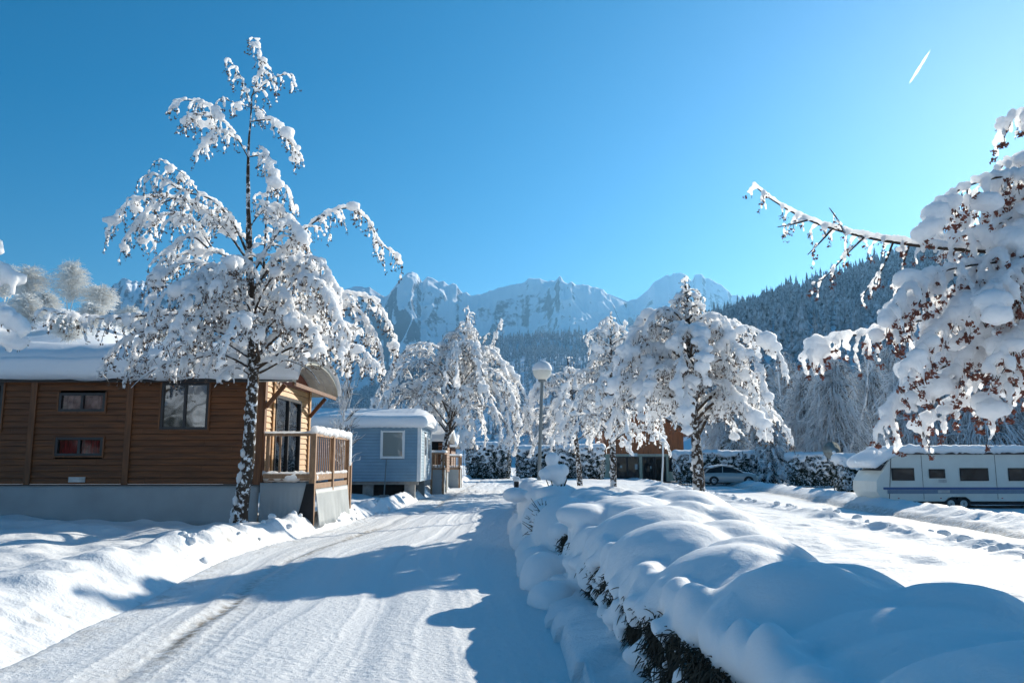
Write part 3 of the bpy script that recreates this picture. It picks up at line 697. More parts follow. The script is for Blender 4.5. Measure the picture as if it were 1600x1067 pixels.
def mid_tree(name, label, px, Y, z0g, toppy, wpx, cb_py, r, n=34, lean=0., voxel=.055, group=None, prof=None, forks=(), **kw):
    b = pw(px, 722, Y); base = np.array([b[0], Y, z0g]); H = pw(px, toppy, Y)[2] - z0g; Rm = wpx*Y/FP/2; zb = pw(px, cb_py, Y)[2] - z0g
    tk = [base + (0, 0, -.1), base + (lean*.2, 0, H*.25), base + (lean*.6, 0, H*.6), base + (lean, 0, H)]
    limbs = auto_limbs(base, H, Rm, zb, n, r, (lean, 0), prof=prof, r0=.05, droop=kw.pop('droop', .34), rise=kw.pop('rise', .25))
    limbs.append((np.array([base + (lean*.9, 0, H*.88), base + (lean, .05, H*.95), base + (lean*1.02, 0, H)]), .02, .006))
    for fx, fy, top in forks:   # extra leaders
        e = pw(px+fx, top, Y + fy); s = base + (lean*.3, 0, H*.30); mid = (s + e)/2 + np.array([fx/abs(fx)*.25, 0, .1])
        limbs.append((np.array([s, mid, e]), .06, .008))
        for q in range(5):
            f = .45 + .1*q; c = s + (e-s)*f; a = q*2.4; l = Rm*.35*(1.2-f); dx = np.array([math.cos(a), math.sin(a), 0])
            limbs.append((np.array([c, c + dx*l*.5 + (0, 0, .2*l), c + dx*l + (0, 0, -.25*l)]), .015, .005))
    zc_ = pw(px, cb_py + 22, Y)[2]
    p = dict(clip=lambda x, y: zc_ + .35*noise(x*1.1, y*1.1, px*.1), dens=7.5, tl=.62, sr=.06, hang=.24, pad=.24, padr=(.13,.30), seedp=.55, subs=2); p.update(kw)
    return make_tree(name, label, (tk, (.15,.12,.08,.02)), limbs, r, voxel, seedsize=p.pop('seedsize', .036), group=group, base=base, seedn=p.pop('seedn', 3), smooth_it=1, **p)
mid_tree('snowy_maple_tree', 'large round snow laden tree in front of the long clipped hedge and silver car', 1092, 20, .25, 432, 262, 668, np.random.default_rng(31), n=56, lean=-.2, voxel=.027, sr=.035, dens=10, tl=.5, forks=((-60,1,520),(55,-.5,500)), pad=.24, padr=(.10,.28), droop=.30,
         prof=lambda f: (1.0 - .12*f if f < .5 else (.92-1.5*(f-.5) if f < .74 else .13)))
mid_tree('snowy_maple_tree', 'narrow snow laden tree with a white trunk, left of the orange timber lodge', 958, 36, .25, 490, 190, 690, np.random.default_rng(32), n=38, voxel=.04, tl=.75, pad=.10, sr=.042, forks=((-22,0,505),(18,0,500)), droop=.34,
         prof=lambda f: (1.0 - .3*f if f < .5 else .42))
mid_tree('snowy_maple_tree', 'low leaning snow laden tree just right of the globe lamp post', 906, 44, .2, 560, 165, 690, np.random.default_rng(33), n=30, voxel=.06, tl=.9, pad=.10, sr=.05, lean=-.6)
mid_tree('snowy_maple_tree', 'broad drooping snow laden tree behind the blue mobile home', 688, 41, .2, 490, 250, 680, np.random.default_rng(34), n=54, voxel=.042, lean=1.3, forks=((95,0,498),(45,1,482),(-60,.5,560)), tl=.95, pad=.10, sr=.043, droop=.42, rise=.35, seedp=.8,
         prof=lambda f: (1.0 - .25*f if f < .6 else .55*(1-f)**.5))
# left edge tree with big pillows
rt = np.random.default_rng(41); Y0 = 13.0
L = [([(-200,520),(-120,470),(-60,430),(-10,420),(20,440)], 0, .2, .05, .01), ([(-200,560),(-100,500),(-40,480),(10,490),(30,510)], 0, -.4, .05, .01),
     ([(-200,600),(-110,540),(-50,520),(0,525),(45,540)], 0, .5, .05, .01), ([(-200,450),(-120,400),(-60,375),(-15,385)], 0, 0, .05, .01), ([(-200,500),(-280,430),(-350,470)], 0, 0, .05, .01), ([(-200,400),(-180,300),(-160,250)], 0, 0, .05, .01)]
limbs = [px_limb(l[0], Y0, *l[1:]) for l in L]
make_tree('snowy_shrub_tree', 'snow pillowed tree at the left edge, its tips above the cabin roof', ([pw(-200, 830, Y0), pw(-205, 700, Y0), pw(-200, 500, Y0), pw(-190, 400, Y0)], (.14,.12,.1,.05)), limbs, rt, .035, dens=4, tl=.35, sr=.09, hang=.12, pad=.8, padr=(.18,.32), seedp=.25, subs=1, smooth_it=6)
# ---- frosted fine-twig trees
def frost_tree(name, label, base, H, W, r, n=260, mat='frost_twig', tr=.012, weep=.5, group=None, sub=3, round_=False, stems=1):
    base = np.array(base, float); t = thing(name, label, 'tree', tuple(base), group)
    m = MB()
    for s_ in range(stems):
        off = np.array([r.normal(0, W*.10), r.normal(0, W*.10), 0])*(stems > 1)
        P = np.array([base + off*.3 + (0, 0, -.2), base + off + (0, 0, H*.3), base + off*2.2 + (0, 0, H*.62), base + off*2.6 + (0, 0, H*.97)]); P, _ = resample(P, 12)
        V, F = tubes(P[None], np.linspace(.022*H/stems**.5, .004*H, 12)[None], 7); m.add(V, [F])
    m.build('trunk', mat, t, True)
    A = []
    for k in range(n):
        f = r.random()**.8; z = H*(.18 + .72*f); a = r.uniform(0, 6.283)
        if round_: l = W/2*math.sqrt(max(.05, 1 - (2*f-1)**2))*r.uniform(.5, 1.05); up = r.uniform(.1, .75)*H*.22
        else: l = W/2*(1.05 - .75*f)*r.uniform(.45, 1.1); up = H*.10*r.uniform(.3, 1.5)
        dx = np.array([math.cos(a), math.sin(a), 0]); c = base + (r.normal(0, W*.04), r.normal(0, W*.04), z)
        u = np.linspace(0, 1, 9)[:, None]
        Q = c + dx*l*u**.85 + np.array([0, 0, 1.])*(up*np.sin(u*math.pi*.62)*1.2 - weep*l*u**2.2*.8)
        Q = Q + np.cumsum(r.normal(0, l*.02, (9, 3)), 0); A.append(Q)
    A = np.array(A); S = []
    for s_ in range(sub):
        j = r.integers(2, 8, len(A)); b = A[np.arange(len(A)), j]; d = A[np.arange(len(A)), j+1-1*(j == 8)] - A[np.arange(len(A)), j-1]
        d /= np.linalg.norm(d, axis=1, keepdims=True) + 1e-6
        d = d + r.normal(0, .6, d.shape); ln = W*(.07 if round_ else .13)*r.uniform(.4, 1.3, (len(A), 1))
        u = np.linspace(0, 1, 9)[None, :, None]
        S.append(b[:, None] + d[:, None]*ln[:, None]*u + np.array([0, 0, -1.])*weep*ln[:, None]*u**2*(.9))
    T = np.concatenate([A] + S); rr = np.linspace(1, .45, 9)[None]*np.concatenate([np.full(len(A), tr*1.6)] + [np.full(len(A), tr)]*sub)[:, None]*r.uniform(.6, 1.5, (len(T), 1))
    T[:, :, 2] = np.maximum(T[:, :, 2], base[2] + .1)
    V, F = tubes(T, rr, 3); obj('frosted_twigs', V, [F], mat, t, smooth=False)
    return t
def on_hill(px, v):
    X, Y, Z = sfl; j = int(np.clip((px + 900)/1520*159, 0, 158)); i = int(v*59); return np.array([X[i, j], Y[i, j], Z[i, j]])
rf = np.random.default_rng(51)
for k, (px, v, hpx, wpx, lab) in enumerate([
        (113, .93, 80, 70, 'round frosted tree standing alone on the crest of the left hill'),
        (160, .95, 52, 62, 'small frosted tree right of the round one on the left hill crest'),
        (46, .90, 66, 78, 'wide frosted tree left of the round one on the left hill'),
        (2, .95, 62, 70, 'frosted tree at the left edge of the hill crest'),
        (40, .55, 62, 70, 'frosted tree low on the left hill just above the cabin roof'),
        (105, .45, 55, 65, 'frosted tree on the left hill below the round crest tree'),
        (150, .62, 50, 55, 'frosted tree on the left hill above the long bare branch'),
        (205, .75, 48, 60, 'frosted tree on the left hill half hidden by the tall tree'),
        (250, .85, 55, 60, 'frosted tree on the left hill seen through the tall tree crown'),
        (70, .70, 45, 55, 'frosted tree halfway up the left hill below the wide one')]):
    b = on_hill(px, v); s_ = b[1]/FP
    frost_tree('frosted_tree', lab, b, hpx*s_, wpx*s_, rf, n=520, mat='frost_twig_warm', tr=.035, weep=.18, group='frosted trees on the left hill', round_=True, sub=4, stems=3)
# frosted weeping trees behind the caravan and the clipped hedge
for k, (px, Y, toppy, wpx, lab) in enumerate([
        (1262, 74, 585, 100, 'weeping frosted tree right of the dark spruce'),
        (1310, 70, 560, 130, 'weeping frosted tree behind the satellite dish'),
        (1365, 78, 575, 120, 'weeping frosted tree behind the front of the caravan'),
        (1425, 54, 575, 130, 'weeping frosted tree behind the first caravan window'),
        (1490, 52, 560, 150, 'weeping frosted tree behind the middle of the caravan'),
        (1545, 50, 560, 150, 'weeping frosted tree behind the rear of the caravan'),
        (1610, 52, 540, 160, 'weeping frosted tree at the right edge behind the caravan'),
        (1700, 52, 430, 230, 'tall frosted tree just outside the right edge beyond the caravan'),
        (1830, 54, 430, 240, 'tall frosted tree furthest right beyond the caravan'),
        (1185, 88, 600, 80, 'frosted tree left of the dark spruce'),
        (1130, 95, 615, 90, 'frosted tree behind the large round tree'),
        (850, 95, 640, 70, 'frosted tree far behind the globe lamp post'),
        (1235, 95, 560, 80, 'tall frosted tree far behind the dark spruce'),
        (1395, 105, 545, 110, 'tall frosted tree at the foot of the forest slope')]):
    b = pw(px, 722, Y); H = pw(px, toppy, Y)[2] + .3
    frost_tree('frosted_tree', lab, (b[0], Y, -.3), H, wpx*Y/FP, rf, n=480, tr=.032, weep=.9, group='frosted trees behind the camp hedges', sub=5, stems=2)
b = pw(535, 722, 24); frost_tree('frosted_sapling', 'small feathery frosted sapling between the deck and the blue mobile home', (b[0], 24, .3), pw(535, 590, 24)[2]-.3, 1.3, rf, n=70, tr=.012, weep=-.3, sub=4)
# ---- dark spruce with snow pads
def spruce(label, px, Y, zg, toppy, wpx, r, group=None):
    b = pw(px, 722, Y); base = np.array([b[0], Y, zg]); H = pw(px, toppy, Y)[2] - zg; W = wpx*Y/FP
    t = thing('spruce_tree', label, 'tree', tuple(base), group)
    m = MB(); V, F = tubes(np.array([[base, base + (0, 0, H*.5), base + (0, 0, H*.98)]]), np.array([[.16, .1, .02]]), 8); m.add(V, [F]); m.build('trunk', 'bark', t, True)
    Vn = []; pads = []; n = 190
    for k in range(n):
        f = (k + .5)/n; z = H*(.06 + .92*f); l = W/2*(1-f)**.8*r.uniform(.75, 1.1) + .12; a = k*2.399 + r.normal(0, .2)
        dx = np.array([math.cos(a), math.sin(a), 0]); u = np.linspace(0, 1, 6)[:, None]
        Q = base + (0, 0, z) + dx*l*u + np.array([0, 0, 1.])*(-.45*l*u**1.6); Vn.append(Q)
        for j in (2, 3, 4, 5):
            if r.random() < .8: s = r.uniform(.14, .26)*(.5 + .5*(1-f)); pads.append((*(Q[j] + (0, 0, .08)), s*1.2, s*1.2, s*.55))
    Vn = np.array(Vn); S = []
    for j in range(1, 6):
        for sg in (-1, 1, 0):
            d = Vn[:, j] - Vn[:, j-1]; d /= np.linalg.norm(d, axis=1, keepdims=True); sd_ = np.cross(d, (0, 0, 1.))
            e = d*.7 + sd_*sg*.8 + np.array([0, 0, -.5]); u = np.linspace(0, 1, 6)[None, :, None]
            S.append(Vn[:, j][:, None] + e[:, None]*u*.38)
    T = np.concatenate([Vn] + S); rr = np.linspace(.05, .015, 6)[None]*np.ones((len(T), 1))
    V, F = tubes(T, rr, 3); obj('needles', V, [F], 'conifer_near', t, smooth=False)
    V, F = blobs(np.array(pads), ICO1); remeshed('snow_cover', V, F, .09, 'snow_far', t, 2)
rs5 = np.random.default_rng(61)
spruce('dark pointed spruce with snow pads behind the clipped hedge', 1207, 66, -.2, 566, 62, rs5)
spruce('low dark spruce half hidden behind the large round tree', 1150, 72, -.2, 620, 80, rs5)
# ================================================================ HEDGES
def hedge(label, lo, hi, r, group, cap=.28, n=None, dens=55, name='clipped_hedge', size=.13):
    lo = np.array(lo, float); hi = np.array(hi, float); c = (lo+hi)/2
    t = thing(name, label, 'hedge', (c[0], c[1], lo[2]), group)
    # rounded solid core
    V, F = ICO3; D = (hi-lo)/2*.93; P = np.sign(V)*np.abs(V)**.35; P = P/np.max(np.abs(P), axis=1, keepdims=True)**.5; P = np.clip(P, -1, 1)*D + c
    P = P + .06*np.stack([noise(P[:, 0]*3+k, P[:, 1]*3, P[:, 2]*3) for k in (0, 40, 80)], 1)
    obj('leafy_core', P, [F], 'hedge_leaf', t)
    ar = (hi[0]-lo[0])*(hi[2]-lo[2]) + 2*(hi[1]-lo[1])*(hi[2]-lo[2]); n = n or int(ar*dens*2.2)
    q = r.uniform(-1, 1, (n, 3)); q[:, 1] = np.where(r.random(n) < .6, -1, q[:, 1]); side = q[:, 1] > -1
    q[side, 0] = np.sign(q[side, 0]); 
    rnd = 1 - .12*np.maximum(0, np.abs(q[:, 2:3]))**4
    p = c + q*np.array([1, 1, 1])*(hi-lo)/2*np.concatenate([rnd, rnd, np.ones_like(rnd)], 1) + r.normal(0, .05, (n, 3))
    a = r.normal(0, 1, (n, 3)); a[:, 2] -= .6; a /= np.linalg.norm(a, axis=1, keepdims=True); b = np.cross(a, r.normal(0, 1, (n, 3))); b /= np.linalg.norm(b, axis=1, keepdims=True)
    s = size*r.uniform(.5, 1.3, (n, 1)); V = np.stack([p - b*s*.35, p + a*s, p + b*s*.35, p - a*s*.4], 1).reshape(-1, 3)
    obj('leaf_sprays', V, [np.arange(n*4).reshape(-1, 4)], 'hedge_leaf', t, smooth=False)
    nb = int(ar*16); q = r.uniform(-1, 1, (nb, 3)); q[:, 1] = np.where(r.random(nb) < .6, -1, q[:, 1]); sd_ = q[:, 1] > -1; q[sd_, 0] = np.sign(q[sd_, 0])
    p = c + q*(hi-lo)/2*.99; s = size*r.uniform(.3, .85, nb)*(1 + .5*q[:, 2])
    Bb = list(np.stack([p[:, 0], p[:, 1], p[:, 2], s*1.3, s*1.1, s*.6], 1))
    for k in range(int((hi[0]-lo[0])*5) + 4):
        x = lo[0] + (hi[0]-lo[0])*(k+.5)/(int((hi[0]-lo[0])*5)+4); Bb.append(np.array([x, c[1], hi[2] + .02, .35, (hi[1]-lo[1])*.5, cap*r.uniform(.8, 1.15)]))
    V, F = blobs(np.array(Bb), ICO2); remeshed('snow_cover', V, F, .07, 'snow_far', t, 3)
    return t
rh = np.random.default_rng(71)
def hpx(x0, x1, ytop, Y, zg, depth): a = pw(x0, ytop, Y); b = pw(x1, ytop, Y); return (a[0], Y, zg), (b[0], Y+depth, a[2])
hedge('long clipped hedge behind the silver car', *hpx(1058, 1228, 708, 66, -.3, 2), rh, 'clipped snowy hedges')
hedge('low clipped hedge between the weeping tree and the satellite dish', *hpx(1240, 1312, 712, 60, -.3, 2), rh, 'clipped snowy hedges')
hedge('narrow clipped hedge beside the nose of the caravan', *hpx(1316, 1362, 716, 46, -.3, 1.5), rh, 'clipped snowy hedges')
hedge('dark clipped hedge at the end of the main road', *hpx(729, 797, 694, 75, -.1, 2.5), rh, 'clipped snowy hedges')
hedge('dark clipped hedge right of the globe lamp post behind the leaning tree', *hpx(872, 944, 698, 62, -.1, 2.5), rh, 'clipped snowy hedges')
hedge('clipped hedge left of the globe lamp post', *hpx(808, 872, 700, 66, -.1, 2.5), rh, 'clipped snowy hedges')
# ---- long pillowed hedge beside the road
hb = (1.3, 3.0, 0.); t = thing('pillowed_hedge', 'long hedge buried under big rounded snow pillows beside the main road', 'hedge', (1.3, 3.0, 0))
P = [(1.80,2.45,.55,.85,.75,.43),(1.5,3.15,.42,.48,.5,.40),(1.55,4.45,.58,.52,.62,.40),(2.1,3.9,.60,.42,.6,.34),(1.95,4.9,.55,.45,.6,.36),
     (1.48,5.5,.56,.55,.65,.40),(1.75,5.9,.62,.5,.5,.38),(1.38,6.9,.58,.60,.85,.44),(1.9,7.2,.55,.6,.8,.45),(1.5,8.4,.60,.75,.95,.46),(2.2,8.8,.55,.6,.9,.50),
     (1.5,10.2,.60,.8,1.1,.50),(2.3,10.9,.6,.75,1.2,.55),(1.6,12.2,.52,.7,1.0,.48),(2.5,12.6,.5,.7,1.1,.52),
     (.85,12.3,.50,.55,1.0,.46),(.7,14.0,.48,.55,1.0,.46),(1.2,14.3,.45,.6,1.1,.44),(.6,16.2,.5,.5,1.1,.52),(1.0,16.8,.5,.5,1.2,.5),(.55,18.6,.5,.45,1.2,.55),(.75,20.8,.5,.45,1.3,.52),(.7,23.2,.5,.45,1.4,.52),(.6,25.8,.5,.45,1.5,.52)]
P += [(1.6,3.2,.3,.5,.8,.35),(1.7,5.0,.3,.55,1.0,.35),(1.7,7.0,.3,.55,1.0,.35),(1.8,9.0,.3,.6,1.2,.35),(1.9,11.,.3,.6,1.2,.35),(1.4,13.,.3,.6,1.2,.3)]
r = np.random.default_rng(81)
for k in range(46):     # drapes
    yy = 3.0 + 7.5*k/46 + r.normal(0, .08); P.append((np.interp(yy, [3, 8, 12], [1.10, .90, .7]), yy, r.uniform(.60, .68), .12, r.uniform(.12, .2), r.uniform(.12, .2)))
for k in range(60):     # slumped snow hanging on the road face
    yy = 2.9 + 11*(k/60) + r.normal(0, .08); zz = r.uniform(.15, .62)
    if 3.6 < yy < 9.6 and zz < .50 and r.random() < .95: continue
    w = .12 + .10*(yy/12); P.append((np.interp(yy, [3, 8, 12, 14], [1.22, .92, .66, .45]) + .35*(.62-zz)*.3, yy, zz, w, w*1.2, r.uniform(.14, .26)))
for k in range(14):     # pile at the foot
    yy = 9 + 9*k/14 + r.normal(0, .15); P.append((np.interp(yy, [4, 8, 12, 18], [.66, .46, .36, .2]) + r.normal(0, .05), yy, .02 if yy < 9 else .08, r.uniform(.22, .34), r.uniform(.3, .5), r.uniform(.16, .26) if yy < 9 else r.uniform(.2, .42)))
for k in range(230):     # small caps among the twigs
    yy = r.uniform(3.8, 9.6); s = .02 + .085*r.random()**2; P.append((np.interp(yy, [3, 5, 8, 12], [.94, .87, .80, .58]) + r.normal(0, .04), yy, r.uniform(.12, .6), s, s*1.2, s*.9))
for k in range(26): yy = 2.2 + k*.46; P.append((np.interp(yy, [2, 6, 10, 14], [1.80, 1.74, 1.66, 1.25]), yy, .56, np.interp(yy, [2, 9, 14], [.70, .76, .70]), .5, .32))
for k in range(40): yy = 12 + k*.4; P.append((np.interp(yy, [12, 16, 28], [1.0, .8, .65]), yy, .55, .46, .4, .42))
for k in range(46):     # soft ripples on the pillows
    yy = r.uniform(8.5, 17); xx = np.interp(yy, [6, 12, 14, 17], [1.5, 1.9, 1., .8]) + r.normal(0, .32); s = r.uniform(.18, .34)
    P.append((xx, yy, .9 + r.uniform(-.06, .06), s, s*1.4, .14))
V, F = blobs(np.array(P), ICO3)
remeshed('snow_pillows', V, F, .03, 'snow_soft', t, 26, disp=.02, dscale=3)
Y_ = np.linspace(3.4, 14, 60); m = MB()
V = []; 
for yy in Y_:
    fx = np.interp(yy, [3, 5, 8, 12, 14], [1.08, 1.03, .96, .78, .65]); 
    for zz in np.linspace(0, .6, 8): V.append((fx + .05*float(noise(yy*6, zz*6)), yy, zz))
i = np.arange(480).reshape(60, 8); Fq = np.stack([i[:-1, :-1], i[1:, :-1], i[1:, 1:], i[:-1, 1:]], -1).reshape(-1, 4)
obj('hedge_body', V, [Fq], 'twig_dark', t)
n = 26000; yy = r.uniform(3.4, 11, n); zz = r.uniform(.0, .56, n); fx = np.interp(yy, [3, 5, 8, 12, 14], [.98, .93, .86, .66, .5]) + r.normal(0, .035, n)
p = np.stack([fx, yy, zz], 1); e = np.stack([r.normal(-.5, .4, n), r.normal(0, .5, n), r.normal(-.45, .6, n)], 1); e /= np.linalg.norm(e, axis=1, keepdims=True)
u = np.linspace(0, 1, 4)[None, :, None]; T = p[:, None] + e[:, None]*u*r.uniform(.03, .10, (n, 1, 1)); T = T + np.array([0, 0, -1.])*u**2*.03
V, F = tubes(T, np.array([[.003, .0045, .004, .001]])*np.ones((n, 1)), 3); obj('bare_twigs', V, [F], 'twig_dark', t, smooth=False)
# few twigs poking out
n = 160; b = np.array([.62, 13.2, .45]); e = r.normal(0, 1, (n, 3)); e[:, 0] = -np.abs(e[:, 0]); e /= np.linalg.norm(e, axis=1, keepdims=True)
b = b + r.normal(0, .12, (n, 3))*np.array([.5, 2, 1.]); T = b[:, None] + e[:, None]*u*.38; V, F = tubes(T, np.array([[.009, .008, .006, .003]])*np.ones((n, 1)), 4); obj('bare_twigs', V, [F], 'twig_dark', t, smooth=False)
# snow figure like shrub on the hedge end
b = pw(866, 765, 15.5); t = thing('snow_capped_shrub', 'small bare shrub carrying stacked round balls of snow behind the hedge', 'shrub', (b[0], 15.5, .3))
c = pw(866, 738, 15.5); h_ = pw(862, 717, 15.5); k = 15.5/FP
P = [(c[0], 15.5, c[2], 19*k, 19*k, 14*k), (c[0]-13*k, 15.4, c[2]-2*k, 12*k, 12*k, 9*k), (c[0]+12*k, 15.5, c[2]+3*k, 11*k, 12*k, 10*k), (c[0]+8*k, 15.5, c[2]-11*k, 12*k, 10*k, 9*k), (c[0]-2*k, 15.5, c[2]+5*k, 11*k, 11*k, 7*k), (h_[0], 15.45, h_[2], 11*k, 11*k, 11*k)]
V, F = blobs(P, ICO3); remeshed('snow_cover', V, F, .014, 'snow_soft', t, 2, disp=.012, dscale=9)
m = MB()
for q in range(9):
    a = r.uniform(-.6, 3.7); s = np.array([c[0] + .03 + r.normal(0, .03), 15.45 + r.normal(0, .05), .35]); V, F = tubes(np.array([[s, s + (math.cos(a)*.05, math.sin(a)*.05, .5), s + (math.cos(a)*.2, math.sin(a)*.15, .9)]]), np.array([[.022, .016, .008]]), 6); m.add(V, [F])
m.build('stems', 'twig_dark', t, True)
# ================================================================ TIMBER CABIN
YF = 17.7; YB = 21.7
def fx(px, py=700, Y=YF): return pw(px, py, Y)[0]
def fz(py, px=300, Y=YF): return pw(px, py, Y)[2]
xR = pw(407, 700, YF)[0]; xL = xR - 9.2; zB = fz(756); zT = fz(589)
cb = thing('timber_cabin', 'dark timber clad mobile cabin with arched snowy roof and grey skirting', 'cabin', ((xL+xR)/2, (YF+YB)/2, .2))
wins = {'w1': (fx(253,634), fx(327,634), fz(671), fz(598)), 'w2': (fx(94,628), fx(166,628), fz(643), fz(614)), 'w3': (fx(88,698), fx(162,698), fz(712), fz(683)), 'w4': (fx(-60,640), fx(5,640), fz(672), fz(598))}
def siding(m, x0, x1, z0, z1, y, holes, bh=.135, th=.03, axis='x', sgn=-1):
    z = z0; k = 0
    while z < z1 - .01:
        zt = min(z + bh, z1); zc = (z+zt)/2; segs = [(x0, x1)]
        for h in holes:
            if h[2] < zc < h[3]:
                ns = []
                for a, b in segs:
                    if h[0] > a and h[0] < b: ns.append((a, min(h[0], b)))
                    if h[1] < b and h[1] > a: ns.append((max(h[1], a), b))
                    if h[1] <= a or h[0] >= b: ns.append((a, b))
                segs = ns
        bs = []
        for a, b in segs:
            cu = a; nx_ = a + (.6 + 2.4*abs(math.sin(k*12.9898 + 3)))
            while nx_ < b - .3: bs.append((cu, nx_ - .004)); cu = nx_; nx_ += 2.9
            bs.append((cu, b))
        for a, b in bs:
            # lapped board: bottom edge stands out
            o1 = sgn*(th + .012); o2 = sgn*th*.55
            if axis == 'x': m.prism([(y, z), (y + o1, z + .004), (y + o2, zt - .004), (y, zt - .004)], a, b, axis='x')
            else: m.poly([(y, a, z), (y, b, z), (y, b, zt-.004), (y, a, zt-.004), (y - o1, a, z+.004), (y - o1, b, z+.004), (y - o2, b, zt-.004), (y - o2, a, zt-.004)], [(4,5,6,7),(4,0,1,5),(7,6,2,3),(4,7,3,0),(5,1,2,6)])
        z = zt; k += 1
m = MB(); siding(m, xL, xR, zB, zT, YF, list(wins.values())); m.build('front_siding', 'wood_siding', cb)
# side wall with the deck door
dY0, dY1 = 18.55, 20.75; dz0 = zB + .06; dz1 = zT - .32
m = MB(); siding(m, YF, YB, zB, zT, xR, [(dY0, dY1, dz0, dz1)], axis='y'); m.build('end_siding', 'wood_sunlit', cb)
m = MB(); m.box((xL+.02, YB-.06, zB), (xR-.02, YB, zT)); m.box((xL, YF+.05, zB), (xL+.06, YB-.06, zT)); m.box((xL+.06, YF+.05, zB), (xR-.05, YB-.06, zB+.06)); m.box((xL+.06, YF+.7, zB+.06), (xR-1.4, YF+.75, zT)); m.build('inner_shell', 'inside_dark', cb)
m = MB()
for px in (51, 202): x = fx(px, 670); m = MB(); m.box((x-.07, YF-.075, zB-.01), (x+.07, YF-.045, zT-.005)); m.build('wall_post', 'wood_post', cb, bevel=.006)
m = MB()
m.box((xR-.11, YF-.07, zB-.01), (xR+.045, YF-.043, zT)); m.box((xR+.046, YF-.05, zB-.01), (xR+.075, YF+.10, zT))
m.build('corner_post', 'wood_post', cb)
m = MB(); m.box((xR+.046, dY0-.22, zB), (xR+.07, dY0-.10, zT)); m.build('wall_post', 'wood_sunlit', cb); m = MB(); m.box((xR+.046, YB-.12, zB), (xR+.075, YB+.02, zT)); m.build('wall_post', 'wood_sunlit', cb)
def window(par, x0, x1, z0, z1, y, mull=1, fr='frame_dark', glass='glass_clear', trim='wood_post', cur=None, fw=.055):
    m = MB()
    m.box((x0, y-.06, z0), (x1, y+.02, z0+fw)); m.box((x0, y-.06, z1-fw), (x1, y+.02, z1)); m.box((x0, y-.06, z0+fw), (x0+fw, y+.02, z1-fw)); m.box((x1-fw, y-.06, z0+fw), (x1, y+.02, z1-fw))
    for k in range(mull): xm = x0 + (x1-x0)*(k+1)/(mull+1); m.box((xm-fw*.5, y-.058, z0+fw), (xm+fw*.5, y+.02, z1-fw))
    w = m.build('window', fr, par, bevel=.004)
    m = MB(); m.box((x0+fw*.8, y-.02, z0+fw*.8), (x1-fw*.8, y-.012, z1-fw*.8)); m.build('pane', glass, w)
    if trim:
        m = MB(); m.box((x0-.035, y-.065, z0-.035), (x1+.035, y-.02, z0-.002)); m.box((x0-.035, y-.065, z0-.002), (x0-.002, y-.02, z1+.02)); m.box((x1+.002, y-.065, z0-.002), (x1+.035, y-.02, z1+.02)); m.build('window_trim', trim, w)
    if cur:
        n = 60; X = np.linspace(x0+.03, x1-.03, n); Yc = y + .10 + .02*np.sin(X*40 + 2*np.sin(X*7)); V = np.concatenate([np.stack([X, Yc, X*0+z0+.02], 1), np.stack([X, Yc, X*0+z1-.02], 1)]); i = np.arange(n-1)
        obj('curtain', V, [np.stack([i, i+1, i+1+n, i+n], 1)], cur, w)
    return w
window(cb, *wins['w1'], YF, 1, cur='curtain_pale', glass='glass_mirror'); window(cb, *wins['w2'], YF, 1, cur='curtain_pink'); window(cb, *wins['w3'], YF, 1, cur='curtain_red'); window(cb, *wins['w4'], YF, 1, glass='glass_dark')
m = MB(); x0 = fx(109,749); x1 = fx(135,749); z0 = fz(753); z1 = fz(745); m.box((x0, YF-.06, z0), (x1, YF-.045, z1))
for k in range(8): xa = x0 + (x1-x0)*(k+.35)/8; m.box((xa, YF-.066, z0+.02), (xa+.018, YF-.0605, z1-.02))
m.build('vent_grille', 'vent_plastic', cb)
# end door with curtains
X0 = xR + .02
m = MB(); m.box((X0-.05, dY0, dz0), (X0+.05, dY0+.07, dz1)); m.box((X0-.05, dY1-.07, dz0), (X0+.05, dY1, dz1)); m.box((X0-.05, dY0+.07, dz1-.07), (X0+.05, dY1-.07, dz1)); m.box((X0-.05, dY0+.07, dz0), (X0+.05, dY1-.07, dz0+.06)); m.box((X0-.04, (dY0+dY1)/2-.04, dz0+.06), (X0+.045, (dY0+dY1)/2+.04, dz1-.07))
dr = m.build('glass_door', 'frame_dark', cb, bevel=.004)
m = MB(); m.box((X0-.01, dY0+.06, dz0+.05), (X0, dY1-.06, dz1-.06)); m.build('pane', 'glass_clear', dr)
n = 90; Yq = np.linspace(dY0+.05, dY0+1.3, n); Xq = X0 - .12 + .035*np.sin(Yq*38 + 2*np.sin(Yq*9)); V = np.concatenate([np.stack([Xq, Yq, Yq*0+dz0+.05], 1), np.stack([Xq, Yq, Yq*0+dz1-.05], 1)]); i = np.arange(n-1)
obj('curtain', V, [np.stack([i, i+1, i+1+n, i+n], 1)], 'curtain_pale', dr)
# roof: arch spanning the depth
xE = fx(463, 600) ; zE = zT; apex = .60
def arch(y, add=0.): f = (y - (YF-.15))/(YB - YF + .3); return zE - .12 + apex*math.sqrt(max(0, 1 - (2*f-1)**2))**1.1 + add
ysA = YF - .15 + (YB-YF+.3)*(1 - np.cos(np.linspace(0, math.pi, 26)))/2
prof = [(yy, arch(yy) + .05) for yy in ysA] + [(yy, arch(yy)) for yy in ysA[::-1]]
m = MB(); m.prism(prof, xR - .3, xE, axis='x')
prof2 = [(yy, arch(yy) + .052) for yy in ysA] + [(yy, arch(yy) - .002) for yy in ysA[::-1]]
m.build('canopy_shell', 'canopy_panel', cb)
m = MB(); m.prism([(yy, arch(yy) + .06) for yy in ysA] + [(yy, arch(yy) - .02) for yy in ysA[::-1]], xE, xE+.03, axis='x'); m.build('canopy_rim', 'canopy_panel', cb)
m = MB()
